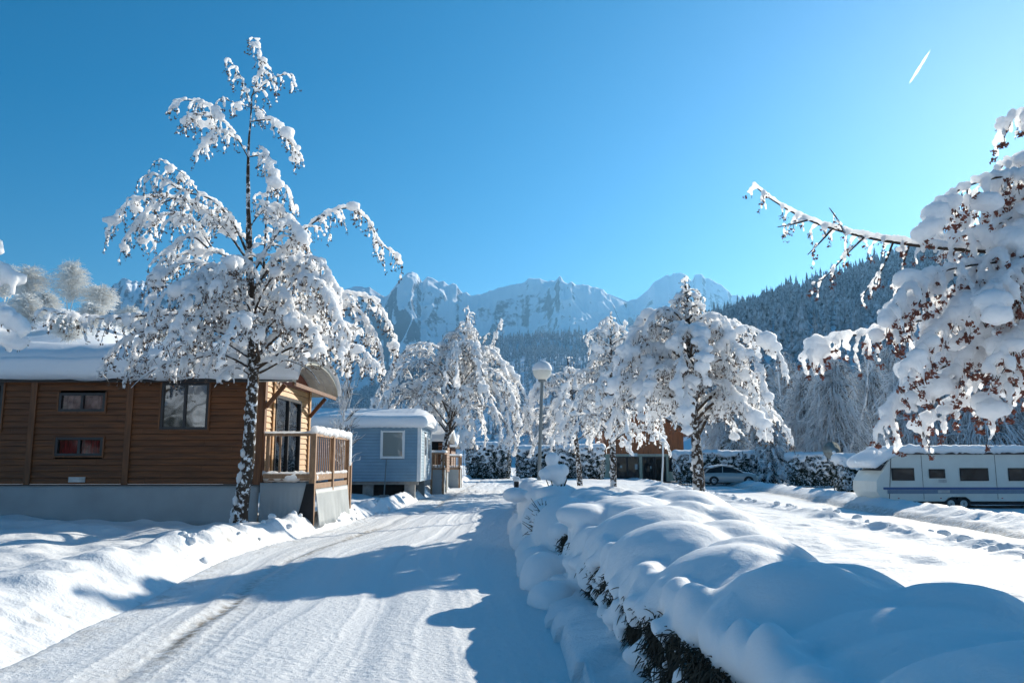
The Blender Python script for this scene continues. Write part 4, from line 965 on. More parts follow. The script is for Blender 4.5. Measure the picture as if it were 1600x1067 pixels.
for xx in np.linspace(xR+.05, xE-.1, 4): m.prism([(yy, arch(yy) - .003) for yy in ysA[1:-1]] + [(yy, arch(yy) - .018) for yy in ysA[::-1][1:-1]], xx, xx+.02, axis='x')
m.build('canopy_ribs', 'vent_plastic', cb)
m = MB(); m.prism([(yy, arch(yy) + .06) for yy in ysA] + [(yy, arch(yy) - .01) for yy in ysA[::-1]], xL-.1, xR-.305, axis='x'); m.box((xL-.1, YF-.155, zE-.10), (xE-.05, YF-.10, zE-.02)); m.build('roof', 'roof_edge', cb)
m = MB(); m.prism([(yy, arch(yy) - .045) for yy in ysA[2:-2]], xR-.01, xR+.03, axis='x'); m.build('gable_panel', 'wood_red', cb)
m = MB(); zb1 = pw(407, 636, YF)[2]
for yy in (YF+.02, YB-.1): m.beam((xR+.07, yy, zb1), (xE-.25, yy, zE-.17), .07, .09)
m.beam((xE-.03, YF-.1, zE-.16), (xE-.03, YB+.12, zE-.16), .05, .09); m.build('canopy_braces', 'wood_post', cb, bevel=.005)
# snow on the roof
nx, nyy = 150, 60; Xs = np.linspace(xL-.15, xE+.10, nx); V = []
th = []
for xx in Xs:
    e1 = min(1, max(0, (xE+.10-xx)/.45))**.5; e0 = min(1, (xx-xL+.15)/.4)**.5
    col = []
    for j in range(nyy):
        f = j/(nyy-1)
        yy = YF - .24 + (YB-YF+.48)*(1-math.cos(math.pi*f))/2
        T = (.46 + .05*float(noise(xx*.5, yy*.7)) + .02*float(noise(xx*2.5, yy*2)))*(.45+.55*e1)*e0
        if xx > xR: T *= .62
        tt = T*min(1, math.sin(math.pi*f)*6)**.5
        ba = arch(min(max(yy, YF-.149), YB+.149)) + .065 + (-.04 - .03*float(noise(xx*3, 3.)) if f < .02 or f > .98 else 0)
        col.append((xx, yy, ba + tt))
    bot = [(xx, YF-.22 + (YB-YF+.44)*f, arch(YF-.149 + (YB-YF+.298)*f) + .055) for f in np.linspace(1, 0, 20)]
    V.append(col + bot)
V = np.array(V); k = V.shape[1]; V = V.reshape(-1, 3); i = np.arange(nx*k).reshape(nx, k)
F = np.stack([i[:-1], i[1:], np.roll(i[1:], -1, 1), np.roll(i[:-1], -1, 1)], -1).reshape(-1, 4)
obj('roof_snow', V, [F], 'snow_soft', cb)
# skirting cloth
def cloth(par, a, b, zt0, zt1, zb0, zb1, lean=.05, name='skirting', mat='skirt_grey', nseg=70):
    a = np.array(a, float); b = np.array(b, float); d = b - a; n_ = np.array([d[1], -d[0]])/np.linalg.norm(d)
    u = np.linspace(0, 1, nseg); w = np.linspace(0, 1, 8); V = []
    for uu in u:
        for ww in w:
            p = a + d*uu; q = lean*ww + .035*ww*float(noise(uu*9, ww*2., a[0])) + .006*math.sin(uu*60)*ww
            V.append((p[0] + n_[0]*q, p[1] + n_[1]*q, (zt0+(zt1-zt0)*uu)*(1-ww) + (zb0+(zb1-zb0)*uu)*ww))
    i = np.arange(nseg*8).reshape(nseg, 8); F = np.stack([i[:-1, :-1], i[:-1, 1:], i[1:, 1:], i[1:, :-1]], -1).reshape(-1, 4)
    o = obj(name, V, [F], mat, par); sm = o.modifiers.new('thick', 'SOLIDIFY'); sm.thickness = .008; return o
cloth(cb, (xL, YF-.02), (xR+.02, YF-.02), zB-.002, zB-.002, .15, .15)
m = MB(); m.box((xL, YF-.05, zB-.03), (xR, YF-.022, zB-.005)); m.build('skirting_batten', 'frame_dark', cb)
# deck
xD = fx(489, 740); zR = pw(489, 679, YF)[2]; zF = pw(489, 748, YF)[2]
dk = thing('wooden_deck', 'raised wooden deck with snow topped railing at the end of the timber cabin', 'deck', ((xR+xD)/2, (YF+YB)/2, .2))
yD0, yD1 = YF - .02, 21.3; x0 = xR + .09
m = MB()
for k in range(26): yy = yD0 + .05 + (yD1-yD0-.1)*k/26; m.box((x0, yy, zF-.03), (xD-.02, yy+.125, zF))
m.build('floor_boards', 'wood_deck', dk)
for (px_, py_, zz) in ((xD, yD0, zR+.02), (xD, yD1, zR+.0), (xD, (yD0+yD1)/2, zR), (xD+.0, yD1+.35, zF+.35)):
    m = MB(); m.box((px_-.06, py_-.06, .1), (px_+.06, py_+.06, zz)); m.build('post', 'wood_deck', dk, bevel=.006)
m = MB(); m.box((x0+.02, yD0+.05, zF), (x0+.10, yD0+.13, zR)); m.build('post', 'wood_deck', dk, bevel=.005)
m = MB(); m.beam((x0, yD0, zR), (xD-.06, yD0, zR), .07, .06); m.build('top_rail', 'wood_deck', dk, bevel=.005)
m = MB(); m.beam((xD, yD0+.06, zR), (xD, yD1-.06, zR), .07, .06); m.build('top_rail', 'wood_deck', dk, bevel=.005)
m = MB(); m.beam((x0, yD0, zF+.06), (xD-.06, yD0, zF+.06), .06, .10); m.build('bottom_rail', 'wood_deck', dk, bevel=.005)
m = MB(); m.beam((xD, yD0+.06, zF+.03), (xD, yD1-.06, zF+.03), .06, .14); m.beam((xD+.005, yD0+.06, zF-.16), (xD+.005, yD1-.06, zF-.16), .05, .12); m.build('bottom_rail', 'wood_deck', dk, bevel=.005)
for k in range(17):
    yy = yD0 + .2 + (yD1-yD0-.3)*k/17
    if abs(yy - (yD0+yD1)/2) < .08: continue
    m = MB(); m.box((xD-.01, yy-.018, zF+.10), (xD+.01, yy+.018, zR-.03)); m.build('baluster', 'wood_deck', dk)
for k in range(3):
    xx = x0 + .35 + (xD-x0-.4)*k/3; m = MB(); m.box((xx-.022, yD0-.018, zF+.11), (xx+.022, yD0+.018, zR-.03)); 
    if k < 1: m.build('baluster', 'wood_deck', dk)
cloth(dk, (xR+.06, yD0-.09), (xD-.12, yD0-.09), zF-.08, zF-.08, .12, .12, .02)
# loose flap swung back from the corner post
cloth(dk, (xD+.05, yD0+.10), (xD+.05, yD1-.10), zF-.22, zF-.22, .12, .12, .10)
m = MB(); m.poly([(xD-.11, yD0-.085, zF-.1), (xD+.05, yD0-.07, zF-.1), (xD+.07, yD0-.07, .12), (xD-.32, yD0-.13, .12), (xD-.20, yD0-.12, .6)], [(0,1,2,3,4)]); o = m.build('dark_flap', 'black_cloth', dk); sm = o.modifiers.new('thick', 'SOLIDIFY'); sm.thickness = .01
P = []
rk = np.random.default_rng(91)
for k in range(70): u = k/69; P.append((xD + rk.normal(0, .012), yD0 + (yD1-yD0+.1)*u, zR + .10 + .02*rk.normal(), .09, .07, .085 + .03*u*rk.random()))
for k in range(40): u = k/39; P.append((x0 + (xD-x0)*u, yD0 + rk.normal(0, .008), zR + .045, .05, .05, .03*rk.uniform(.7, 1.3)))
for k in range(60): P.append((rk.uniform(x0, xD-.05), rk.uniform(yD0+.05, yD1), zF + .02, .14, .14, .10))
for k in range(18): P.append((x0 + (xD-x0)*k/17, yD0 + .01, zF + .125, .05, .05, .045*rk.uniform(.4, 1.5)))
for k in range(40): P.append((xD+.01, yD0 + (yD1-yD0)*k/39, zF + .115 + .0*k, .045, .05, .04*rk.uniform(.4, 1.5)))
for k in range(14): P.append((xD + .05, yD1 + .02, zR - .05*k, .07, .07, .07*rk.uniform(.6, 1.3)))
V, F = blobs(P, ICO2); remeshed('rail_snow', V, F, .022, 'snow_crust', dk, 2)
# ================================================================ BLUE MOBILE HOME
YM = 31.; YMB = 35.
bx1 = pw(656, 700, YM)[0]; bx0 = bx1 - 7.5; bz0 = pw(600, 752, YM)[2]; bz1 = pw(600, 664, YM)[2]
bm_ = thing('mobile_home', 'pale blue mobile home with thick snow on its roof and one white framed window', 'mobile home', ((bx0+bx1)/2, 33, .1))
wn = (pw(596,700,YM)[0], pw(631,700,YM)[0], pw(610,715,YM)[2], pw(610,673,YM)[2])
m = MB(); siding(m, bx0, bx1, bz0, bz1, YM, [wn], bh=.12, th=.012); siding(m, YM, YMB, bz0, bz1, bx1, [(32.4, 33.2, bz0, bz1-.25), (33.8, 34.5, bz0+.8, bz1-.4)], bh=.12, th=.012, axis='y'); m.build('siding', 'blue_siding', bm_)
m = MB(); m.box((bx0, YM+.03, bz0), (bx0+.05, YMB-.05, bz1)); m.box((bx0, YMB-.05, bz0), (bx1, YMB, bz1)); m.box((bx0+.06, YM+.04, bz0), (bx1-.04, YMB-.06, bz0+.06)); m.box((bx0+.06, YM+.6, bz0+.07), (bx1-.1, YM+.65, bz1)); m.build('inner_shell', 'inside_dark', bm_)
window(bm_, *wn, YM-.0, 0, fr='white_paint', trim='white_paint', cur='white_paint', glass='glass_reflect_tint')
m = MB(); m.box((bx1-.09, YM-.045, bz0), (bx1+.05, YM-.02, bz1)); m.box((bx1+.026, YM-.021, bz0), (bx1+.05, YM+.14, bz1)); m.build('corner_trim', 'white_paint', bm_); m = MB(); m.box((bx1+.026, YMB-.12, bz0), (bx1+.05, YMB+.02, bz1)); m.build('corner_trim', 'white_paint', bm_)
m = MB(); m.box((bx1-.02, 32.42, bz0), (bx1+.03, 33.18, bz1-.27)); d_ = m.build('door', 'white_paint', bm_); m = MB(); m.box((bx1+.031, 32.55, bz0+1.0), (bx1+.036, 33.05, bz1-.4)); m.build('pane', 'glass_dark', d_)
m = MB(); m.box((bx1-.02, 33.82, bz0+.82), (bx1+.03, 34.48, bz1-.42)); w = m.build('window', 'white_paint', bm_); m = MB(); m.box((bx1+.031, 33.88, bz0+.88), (bx1+.036, 34.42, bz1-.48)); m.build('pane', 'glass_dark', w)
m = MB(); zz = bz1; prf = [(YM-.2, zz-.02), (YM-.2, zz+.08), ((YM+YMB)/2, zz+.55), (YMB+.2, zz+.08), (YMB+.2, zz-.02)]; m.prism(prf, bx0-.2, bx1+.25, axis='x'); m.build('roof', 'white_paint', bm_)
P = []
for xx in np.arange(bx0-.1, bx1+.3, .22):
    for yy in np.arange(YM-.15, YMB+.3, .3):
        f = 1 - abs(yy-33)/2.2; e = min(1, (bx1+.45-xx)/.7); P.append((xx, yy, zz + .12 + .42*f*max(.35, e), .26, .26, .27 + .02*float(noise(xx, yy))))
V, F = blobs(P, ICO2); remeshed('roof_snow', V, F, .07, 'snow_soft', bm_, 8)
m = MB()
for xx in np.arange(bx0+.5, bx1, 1.6):
    for yy in (YM+.3, YMB-.3): m.box((xx, yy, -.05), (xx+.4, yy+.2, bz0))
m.box((bx0, YM+.15, bz0-.12), (bx1-.05, YM+.22, bz0-.005)); m.build('support_blocks', 'concrete', bm_)
m = MB(); m.box((bx0, YM+.5, .0), (bx1-.2, YM+.55, bz0-.01)); m.build('gap_shade_sheet', 'inside_dark', bm_)  # near-black upright sheet painting the shade in the gap beneath the home
b0 = pw(596, 765, YM-.5); m = MB(); a0 = np.array([pw(600,762,YM-.5)[0], YM-.45, .25]); a1 = np.array([pw(604,718,YM)[0], YM-.06, pw(604,718,YM)[2]])
m = MB(); V, F = tubes(np.array([[a0, (a0+a1)/2, a1]]), np.full((1, 3), .022), 8); m.add(V, [F]); m.box((a0[0]-.16, a0[1]-.06, .18), (a0[0]+.16, a0[1]+.06, .30)); o = m.build('broom', 'grey_metal', None); tag(o, 'thin broom leaning against the blue mobile home', 'broom')
# small brown chalets further down the lane
def chalet(label, px0, px1, Y, topy, boty, group, dY=4.0):
    a = pw(px0, topy, Y); b = pw(px1, boty, Y); t = thing('brown_chalet', label, 'cabin', ((a[0]+b[0])/2, Y+2, 0), group)
    m = MB(); siding(m, a[0], b[0], b[2], a[2], Y, [], bh=.15); siding(m, Y, Y+dY, b[2], a[2], b[0], [], bh=.15, axis='y'); m.build('walls', 'wood_siding', t)
    m = MB(); m.box((a[0]+.03, Y+.03, .0), (b[0]-.03, Y+dY-.03, b[2])); m.build('base', 'skirt_grey', t)
    m = MB(); m.prism([(Y-.3, a[2]), (Y+dY/2, a[2]+.7), (Y+dY+.3, a[2]), (Y+dY+.3, a[2]-.08), (Y-.3, a[2]-.08)], a[0]-.1, b[0]+.3, axis='x'); m.build('roof', 'roof_edge', t)
    P = [(xx, yy, a[2] + .12 + .6*(1-abs(yy-Y-dY/2)/(dY/2+.3)), .3, .3, .25) for xx in np.arange(a[0], b[0]+.3, .25) for yy in np.arange(Y-.2, Y+dY+.3, .3)]
    V, F = blobs(P, ICO1); remeshed('roof_snow', V, F, .1, 'snow_soft', t, 4)
    m = MB(); xw = (a[0]+b[0])/2; m.box((xw-.4, Y-.06, b[2]+1.), (xw+.3, Y-.046, b[2]+1.7)); m.build('window', 'glass_dark', t)
    return t, b
def small_deck(label, px0, px1, Y, railpy, floorpy, group, w=1.6, steps=True):
    a = pw(px0, railpy, Y); b = pw(px1, floorpy, Y); t = thing('wooden_deck', label, 'deck', ((a[0]+b[0])/2, Y+w/2, 0), group)
    m = MB(); m.box((a[0], Y, b[2]-.08), (b[0], Y+w, b[2])); m.build('floor_boards', 'wood_deck', t)
    for xx in (a[0]+.05, b[0]-.05):
        for yy in (Y+.05, Y+w-.05): m = MB(); m.box((xx-.05, yy-.05, -.1), (xx+.05, yy+.05, a[2])); m.build('post', 'wood_deck', t)
    m = MB(); m.box((a[0]+.1, Y+.02, a[2]-.08), (b[0]-.1, Y+.08, a[2])); m.box((b[0]-.08, Y+.1, a[2]-.08), (b[0]-.02, Y+w-.1, a[2])); m.build('top_rail', 'wood_deck', t)
    n = int((b[0]-a[0])/.13)
    for k in range(1, n): xx = a[0] + (b[0]-a[0])*k/n; m = MB(); m.box((xx-.02, Y+.03, b[2]+.02), (xx+.02, Y+.065, a[2]-.081)); m.build('baluster', 'wood_deck', t)
    m = MB(); m.box((a[0]+.06, Y+.03, -.05), (b[0]-.11, Y+.05, b[2]-.081)); m.box((b[0]-.05, Y+.11, -.05), (b[0]-.03, Y+w-.11, b[2]-.081)); m.build('skirting', 'skirt_grey', t)
    P = [(xx, Y+.05, a[2]+.05, .09, .09, .08) for xx in np.arange(a[0], b[0], .08)] + [(b[0]-.05, yy, a[2]+.06, .1, .1, .09) for yy in np.arange(Y, Y+w, .08)] + [(xx, Y+.3, b[2]+.05, .2, .3, .12) for xx in np.arange(a[0]+.1, b[0], .2)]
    V, F = blobs(P, ICO1); remeshed('rail_snow', V, F, .04, 'snow_crust', t, 2)
chalet('brown chalet just beyond the blue mobile home', 660, 692, 42, 689, 738, 'brown chalets down the lane')
small_deck('tall brown deck tight beside the blue mobile home', 673, 694, 38.5, 707, 731, 'snowy decks down the lane')
small_deck('low brown deck beside the dark hedge down the lane', 694, 719, 48, 712, 731, 'snowy decks down the lane')
chalet('brown chalet behind the low deck down the lane', 668, 704, 52, 698, 735, 'brown chalets down the lane')
# ================================================================ ORANGE LODGE
YL = 74.; lx0 = pw(944, 700, YL)[0]; lx1 = pw(1068, 700, YL)[0]; zg_ = -.2; zm = pw(1000, 713, YL)[2]; zt_ = pw(1000, 672, YL)[2]
lg = thing('timber_lodge', 'orange brown timber lodge with cream ground floor behind the snowy trees', 'building', ((lx0+lx1)/2, YL+4, zg_))
m = MB()
nb = 46
for k in range(nb): xa = lx0 + (lx1-lx0)*k/nb; m.box((xa, YL - .1 - .015*(k % 2), zm+.22), (xa + (lx1-lx0)/nb - .012, YL, zt_))
m.box((lx1-.05, YL+.01, zm+.22), (lx1, YL+8, zt_)); m.box((lx0, YL+.01, zm+.22), (lx0+.05, YL+8, zt_)); m.build('upper_boards', 'orange_wood', lg)
def lx(px): return pw(px, 730, YL)[0]
m = MB()
for a, b in ((945, 952), (999, 1003.5), (1041, 1044.5), (1063, 1068)): m.box((lx(a), YL-.06, zg_), (lx(b), YL+.25, zm))
m.box((lx0, YL-.08, zm+.002), (lx1, YL+.25, zm+.21)); m.box((lx(1045), YL, zg_), (lx(1062.5), YL+.2, zg_+.85)); m.box((lx(952.5), YL, zg_), (lx(962), YL+.2, zm-.005)); m.build('cream_frame', 'cream_render', lg)
m = MB(); m.box((lx0, YL+.5, zg_), (lx1, YL+8, zm)); m.build('inner_wall', 'inside_dark', lg)
for a, b, z0_, z1_ in ((962.5, 980, .35, 0), (980.5, 998.5, .35, 0), (1004, 1022, 0, 0), (1023, 1040.5, 0, 0), (1045.5, 1062, .9, 0)):
    x0_, x1_ = lx(a), lx(b); zl = zg_ + z0_; m = MB(); m.box((x0_, YL+.02, zl), (x0_+.07, YL+.1, zm-.01)); m.box((x1_-.07, YL+.02, zl), (x1_, YL+.1, zm-.01)); m.box((x0_+.07, YL+.02, zm-.09), (x1_-.07, YL+.1, zm-.01)); m.box((x0_+.07, YL+.02, zl), (x1_-.07, YL+.1, zl+.08))
    w = m.build('door' if z0_ == 0 else 'window', 'frame_dark', lg); m = MB(); m.box((x0_+.05, YL+.05, zl+.05), (x1_-.05, YL+.06, zm-.05)); m.build('pane', 'glass_dark', w)
m = MB(); m.box((lx(983), YL-.14, zm+.01), (lx(996), YL-.105, zm+.30)); m.build('sign_board', 'white_paint', lg)
for a, b_, c_, d_ in ((992, 996, 725, 733), (969, 972, 727, 731), (1016, 1018, 728, 732)):
    m = MB(); z1_ = pw(a, b_ and c_, YL)[2]; z0_ = pw(a, d_, YL)[2]; m.box((lx(a), YL+.0, z0_), (lx(b_), YL+.015, z1_)); m.build('notice', 'vent_plastic', lg)
m = MB(); mx_ = (lx0+lx1)/2; m.poly([(lx0-.9, YL-1.2, zt_-.3), (mx_, YL-1.2, zt_+2.2), (lx1+.9, YL-1.2, zt_-.3), (lx0-.9, YL+9, zt_-.3), (mx_, YL+9, zt_+2.2), (lx1+.9, YL+9, zt_-.3), (lx0-.9, YL-1.2, zt_-.5), (mx_, YL-1.2, zt_+2.), (lx1+.9, YL-1.2, zt_-.5), (lx0-.9, YL+9, zt_-.5), (mx_, YL+9, zt_+2.), (lx1+.9, YL+9, zt_-.5)],
   [(0,1,4,3),(1,2,5,4),(0,6,7,1),(1,7,8,2),(6,9,10,7),(7,10,11,8),(3,4,10,9),(4,5,11,10),(0,3,9,6),(2,8,11,5)]); m.build('roof', 'wood_siding', lg)
m = MB(); m.poly([(lx0, YL+.0, zt_+.001), (lx1, YL+.0, zt_+.001), (mx_, YL+.0, zt_+1.9)], [(0,1,2)]); m.build('gable_boards', 'orange_wood', lg)
P = []
for u_ in np.linspace(0, 1, 26):
    for yy in np.linspace(YL-1.1, YL+9, 22): xx = lx0 - .9 + (lx1-lx0+1.8)*u_; P.append((xx, yy, zt_ - .15 + 2.5*(1-abs(2*u_-1)), .38, .4, .38))
V, F = blobs(P, ICO1); remeshed('roof_snow', V, F, .15, 'snow_far', lg, 5)
# ================================================================ CARAVAN
YC = 33.; YCB = 35.3
def c3(px, py): p = pw(px, py, YC); return (p[0], p[2])
cv = thing('touring_caravan', 'long cream touring caravan with blue side stripes under thick roof snow', 'caravan', (18.5, 34, -.3))
xend = pw(1600, 740, YC)[0] + 1.6; ztop = c3(1450, 706)[1]; zbot = c3(1450, 783)[1]
prof = [c3(1379, 781), c3(1370, 768), c3(1370, 752), c3(1376, 741), c3(1379, 736), c3(1387, 722), c3(1396, 712), c3(1410, 706.5)]
prof = prof + [(xend-.3, ztop), (xend, ztop-.25), (xend, zbot)]
wa0, wa1 = c3(1476, 780)[0], c3(1518, 780)[0]; zw = c3(1495, 776)[1]
arc = [(wa1 - (wa1-wa0)*f, zbot + (zw-zbot)*min(1, math.sin(math.pi*f)*2.2)) for f in np.linspace(0, 1, 12)]
prof = prof + arc + [c3(1400, 783)]
m = MB(); n_ = len(prof)
V = [(x, YC, z) for x, z in prof] + [(x, YCB, z) for x, z in prof]
import bmesh
bm2 = bmesh.new(); vs = [bm2.verts.new(v) for v in V]
bm2.faces.new(vs[:n_]); bm2.faces.new(vs[n_:][::-1])
for i in range(n_): bm2.faces.new((vs[i], vs[n_+i], vs[n_+(i+1) % n_], vs[(i+1) % n_]))
bmesh.ops.triangulate(bm2, faces=[f for f in bm2.faces if len(f.verts) > 4]); bmesh.ops.recalc_face_normals(bm2, faces=bm2.faces[:])
Vb = np.array([v.co[:] for v in bm2.verts]); bm2.verts.index_update()
T3_ = [[v.index for v in f.verts] for f in bm2.faces if len(f.verts) == 3]; T4_ = [[v.index for v in f.verts] for f in bm2.faces if len(f.verts) == 4]; bm2.free()
obj('body', Vb, [np.array(T3_), np.array(T4_)], 'caravan_white', cv, smooth=False, bevel=.03)
xa = c3(1377, 745)[0]
m = MB()
for k in range(9): zz = zbot + .2 + (ztop-zbot-.35)*k/9; m.box((xa+.05, YC-.012, zz), (xend-.02, YC-.001, zz+.018))
m.build('side_ribs', 'caravan_white', cv)
for a, b, c_, d_, mt, nm in ((1380, 1640, 761, 764.6, 'stripe_blue', 'dark_stripe'), (1386, 1640, 764.8, 771, 'stripe_pale', 'pale_stripe')):
    m = MB(); m.box((c3(a, 762)[0], YC-.018 - (.003 if nm == 'dark_stripe' else 0), c3(a, d_)[1]), (xend-.01, YC-.0125, c3(a, c_)[1])); m.build(nm, mt, cv)
for a, b, c_, d_ in ((1392, 1429, 731, 750.5), (1450.5, 1477, 732.5, 747), (1498.5, 1545, 731, 751), (1574, 1622, 731, 751)):
    x0_, z1_ = c3(a, c_); x1_, z0_ = c3(b, d_); m = MB(); m.box((x0_, YC-.035, z0_), (x1_, YC-.013, z1_)); w = m.build('window', 'rubber', cv, bevel=.02)
    m = MB(); m.box((x0_+.04, YC-.042, z0_+.04), (x1_-.04, YC-.036, z1_-.04)); m.build('pane', 'glass_dark', w)
p0, p1 = c3(1379, 736), c3(1395.5, 712.5); m = MB()
m.poly([(p0[0]-.02, YC+.12, p0[1]+.02), (p0[0]-.02, YCB-.12, p0[1]+.02), (p1[0]-.06, YCB-.12, p1[1]-.04), (p1[0]-.06, YC+.12, p1[1]-.04)], [(0,1,2,3)])
o = m.build('front_window', 'glass_dark', cv); sm = o.modifiers.new('t', 'SOLIDIFY'); sm.thickness = .03
m = MB(); xq = c3(1384, 700)[0]; m.beam((xq, YC-.012, zbot+.05), (c3(1392, 712)[0], YC-.012, ztop-.12), .02, .012, up=(0,1,0)); m.build('panel_seam', 'rubber', cv)
m = MB(); x0_, z1_ = c3(1466, 749); x1_, z0_ = c3(1479, 754); m.box((x0_, YC-.03, z0_), (x1_, YC-.019, z1_)); m.build('vent_grille', 'vent_plastic', cv)
m = MB(); x0_, z1_ = c3(1465, 765.5); x1_, z0_ = c3(1484, 770); m.box((x0_, YC-.026, z0_), (x1_, YC-.0215, z1_)); m.build('service_hatch', 'vent_plastic', cv)
for pxm in (1404, 1470, 1566):
    x_, z_ = c3(pxm, 778); m = MB(); m.box((x_-.03, YC-.02, z_-.015), (x_+.03, YC-.001, z_+.015)); m.build('marker_light', 'lamp_red', cv)
for pxm in (1441, 1556):
    x_ = c3(pxm, 740)[0]; m = MB(); m.box((x_-.006, YC-.0125, zbot+.08), (x_+.006, YC-.0005, ztop-.12)); m.build('panel_seam', 'rubber', cv)
m = MB(); m.box((c3(1395,700)[0], YC-.07, ztop-.10), (xend-.1, YC-.001, ztop-.0)); m.build('awning_rail', 'roof_edge', cv)
m = MB(); m.box((c3(1388,780)[0], YC+.05, zbot-.14), (xend-.1, YCB-.05, zbot-.005)); m.build('chassis', 'rubber', cv)
for pxw in (1487, 1507):
    cx_ = c3(pxw, 784)[0]; zc = c3(1490, 787)[1]; r_ = .30
    m = MB(); m.lathe([(.17, .0), (.20, -.01), (r_-.03, -.015), (r_, .02), (r_, .16), (.2, .19)], (cx_, YC+.05, zc), 24, 'y'); w = m.build('wheel', 'rubber', cv, True)
    m = MB(); m.lathe([(.03, .0), (.06, -.02), (.15, .0), (.168, .03)], (cx_, YC+.05, zc), 20, 'y'); m.build('rim', 'vent_plastic', w, True)
P = []
rk = np.random.default_rng(92)
for xx in np.arange(c3(1400,700)[0], xend+.1, .14):
    for yy in np.arange(YC-.02, YCB+.1, .3): P.append((xx, yy, ztop + .12, .2, .24, .16 + .02*rk.normal()*(yy < YC+.1)))
for u_ in np.linspace(0, 1, 16):
    a, b = c3(1366, 723); c_, d_ = c3(1412, 703)
    for yy in np.arange(YC, YCB+.1, .28): P.append((a+(c_-a)*u_, yy, b+(d_-b)*u_ - .0 + .10*math.sin(math.pi*u_) , .2, .22, .16 + .07*(1-u_)))
for k in range(60): xx = rk.uniform(c3(1360,700)[0], xend); P.append((xx, YC-.08, ztop - .0 - .02*rk.random(), .07, .06, rk.uniform(.03, .11)))
V, F = blobs(P, ICO2); remeshed('roof_snow', V, F, .045, 'snow_crust', cv, 3)
# ================================================================ SILVER CAR
YA = 63.; zc0 = pw(1140, 757.5, YA)[2]; ax0 = pw(1099, 745, YA)[0]; AL = 4.35
car = thing('parked_car', 'silver hatchback parked in snow in front of the long hedge, facing right', 'car', (ax0+AL/2, YA+.85, zc0))
xs_ = [0, .06, .25, .6, 1.0, 1.5, 2.2, 2.75, 3.2, 3.7, 4.1, 4.28, 4.35]
belt = [.75, .9, .93, .94, .95, .95, .95, .94, .93, .86, .76, .66, .5]; roof = [None]*13
hw = [.72, .80, .84, .86, .87, .88, .88, .88, .87, .85, .80, .72, .62]; low = [.35, .26, .22, .20, .19, .19, .19, .19, .19, .20, .22, .26, .34]
V = []
for x_, b_, w_, l_ in zip(xs_, belt, hw, low):
    ring = [(-w_*.92, l_), (-w_, l_+.12), (-w_*1.0, (l_+b_)/2), (-w_*.96, b_-.04), (-w_*.88, b_), (w_*.88, b_), (w_*.96, b_-.04), (w_, (l_+b_)/2), (w_, l_+.12), (w_*.92, l_)]
    V += [(ax0+x_, YA+.88+yy, zc0+zz) for yy, zz in ring]
k = 10; i = np.arange(len(xs_)*k).reshape(-1, k); F = np.stack([i[:-1], i[1:], np.roll(i[1:], -1, 1), np.roll(i[:-1], -1, 1)], -1).reshape(-1, 4)
m = MB(); m.add(np.array(V), [F]); nV = len(V)
m.F.setdefault(10, []).append(np.array([list(range(10))])); m.F[10].append(np.array([list(range(nV-1, nV-11, -1))]))
m.build('body', 'car_silver', car, True)
gh = [(.12, .93, .93), (.45, 1.22, .93), (.9, 1.40, .94), (1.5, 1.47, .95), (2.1, 1.44, .95), (2.5, 1.30, .95), (3.15, .93, .93)]
V = []
for x_, zt2, zb2 in gh:
    wb, wt = .80, .62; V += [(ax0+x_, YA+.88-wb, zc0+zb2-.02), (ax0+x_, YA+.88-(wt if zt2 > zb2+.05 else wb), zc0+zt2), (ax0+x_, YA+.88+(wt if zt2 > zb2+.05 else wb), zc0+zt2), (ax0+x_, YA+.88+wb, zc0+zb2-.02)]
i = np.arange(28).reshape(7, 4); F = np.stack([i[:-1], i[1:], np.roll(i[1:], -1, 1), np.roll(i[:-1], -1, 1)], -1).reshape(-1, 4)
obj('glasshouse', V, [F], 'glass_dark', car, smooth=False)
m = MB()
yS = YA+.88
for a, b, c_, d_ in ((.12,.93,.5,1.25), (2.47,1.32,3.15,.93), (1.52,.95,1.56,1.46)):
    for s_ in (-1, 1): m.beam((ax0+a, yS+s_*(.81 if b < 1 else .66), zc0+b), (ax0+c_, yS+s_*(.81 if d_ < 1 else .66), zc0+d_), .05, .05)
for s_ in (-1, 1): m.beam((ax0+.5, yS+s_*.63, zc0+1.25), (ax0+1.5, yS+s_*.63, zc0+1.48), .06, .05); m.beam((ax0+1.5, yS+s_*.63, zc0+1.48), (ax0+2.5, yS+s_*.63, zc0+1.32), .06, .05)
m.build('window_pillars', 'car_silver', car)
for xw in (.82, 3.5):
    for yw, s_ in ((YA+.0, 1), (YA+1.6, 1)):
        m = MB(); m.lathe([(.2, -.02), (.28, -.03), (.32, .02), (.32, .16), (.2, .2)], (ax0+xw, yw, zc0+.32), 22, 'y'); w = m.build('wheel', 'rubber', car, True)
        m = MB(); m.lathe([(.03, -.03), (.08, -.02), (.18, -.035), (.2, .0)], (ax0+xw, yw, zc0+.32), 18, 'y'); m.build('rim', 'rim_metal', w, True)
for xw in (.82, 3.5):
    m = MB(); a = np.linspace(0, math.pi, 14); m.prism([(ax0+xw+.38*math.cos(t_), zc0+.30+.38*math.sin(t_)) for t_ in a], YA-.025, YA+.03); m.build('wheel_arch', 'rubber', car)
m = MB(); m.box((ax0+4.1, YA+.08, zc0+.58), (ax0+4.3, YA+.30, zc0+.70)); m.build('headlight', 'globe_white', car, bevel=.02); m = MB(); m.box((ax0+.0, YA+.10, zc0+.70), (ax0+.1, YA+.26, zc0+.92)); m.build('tail_light', 'lamp_red', car)
m = MB(); m.box((ax0+2.5, YA-.12, zc0+.95), (ax0+2.62, YA+.03, zc0+1.06)); m.build('wing_mirror', 'rubber', car, bevel=.02)
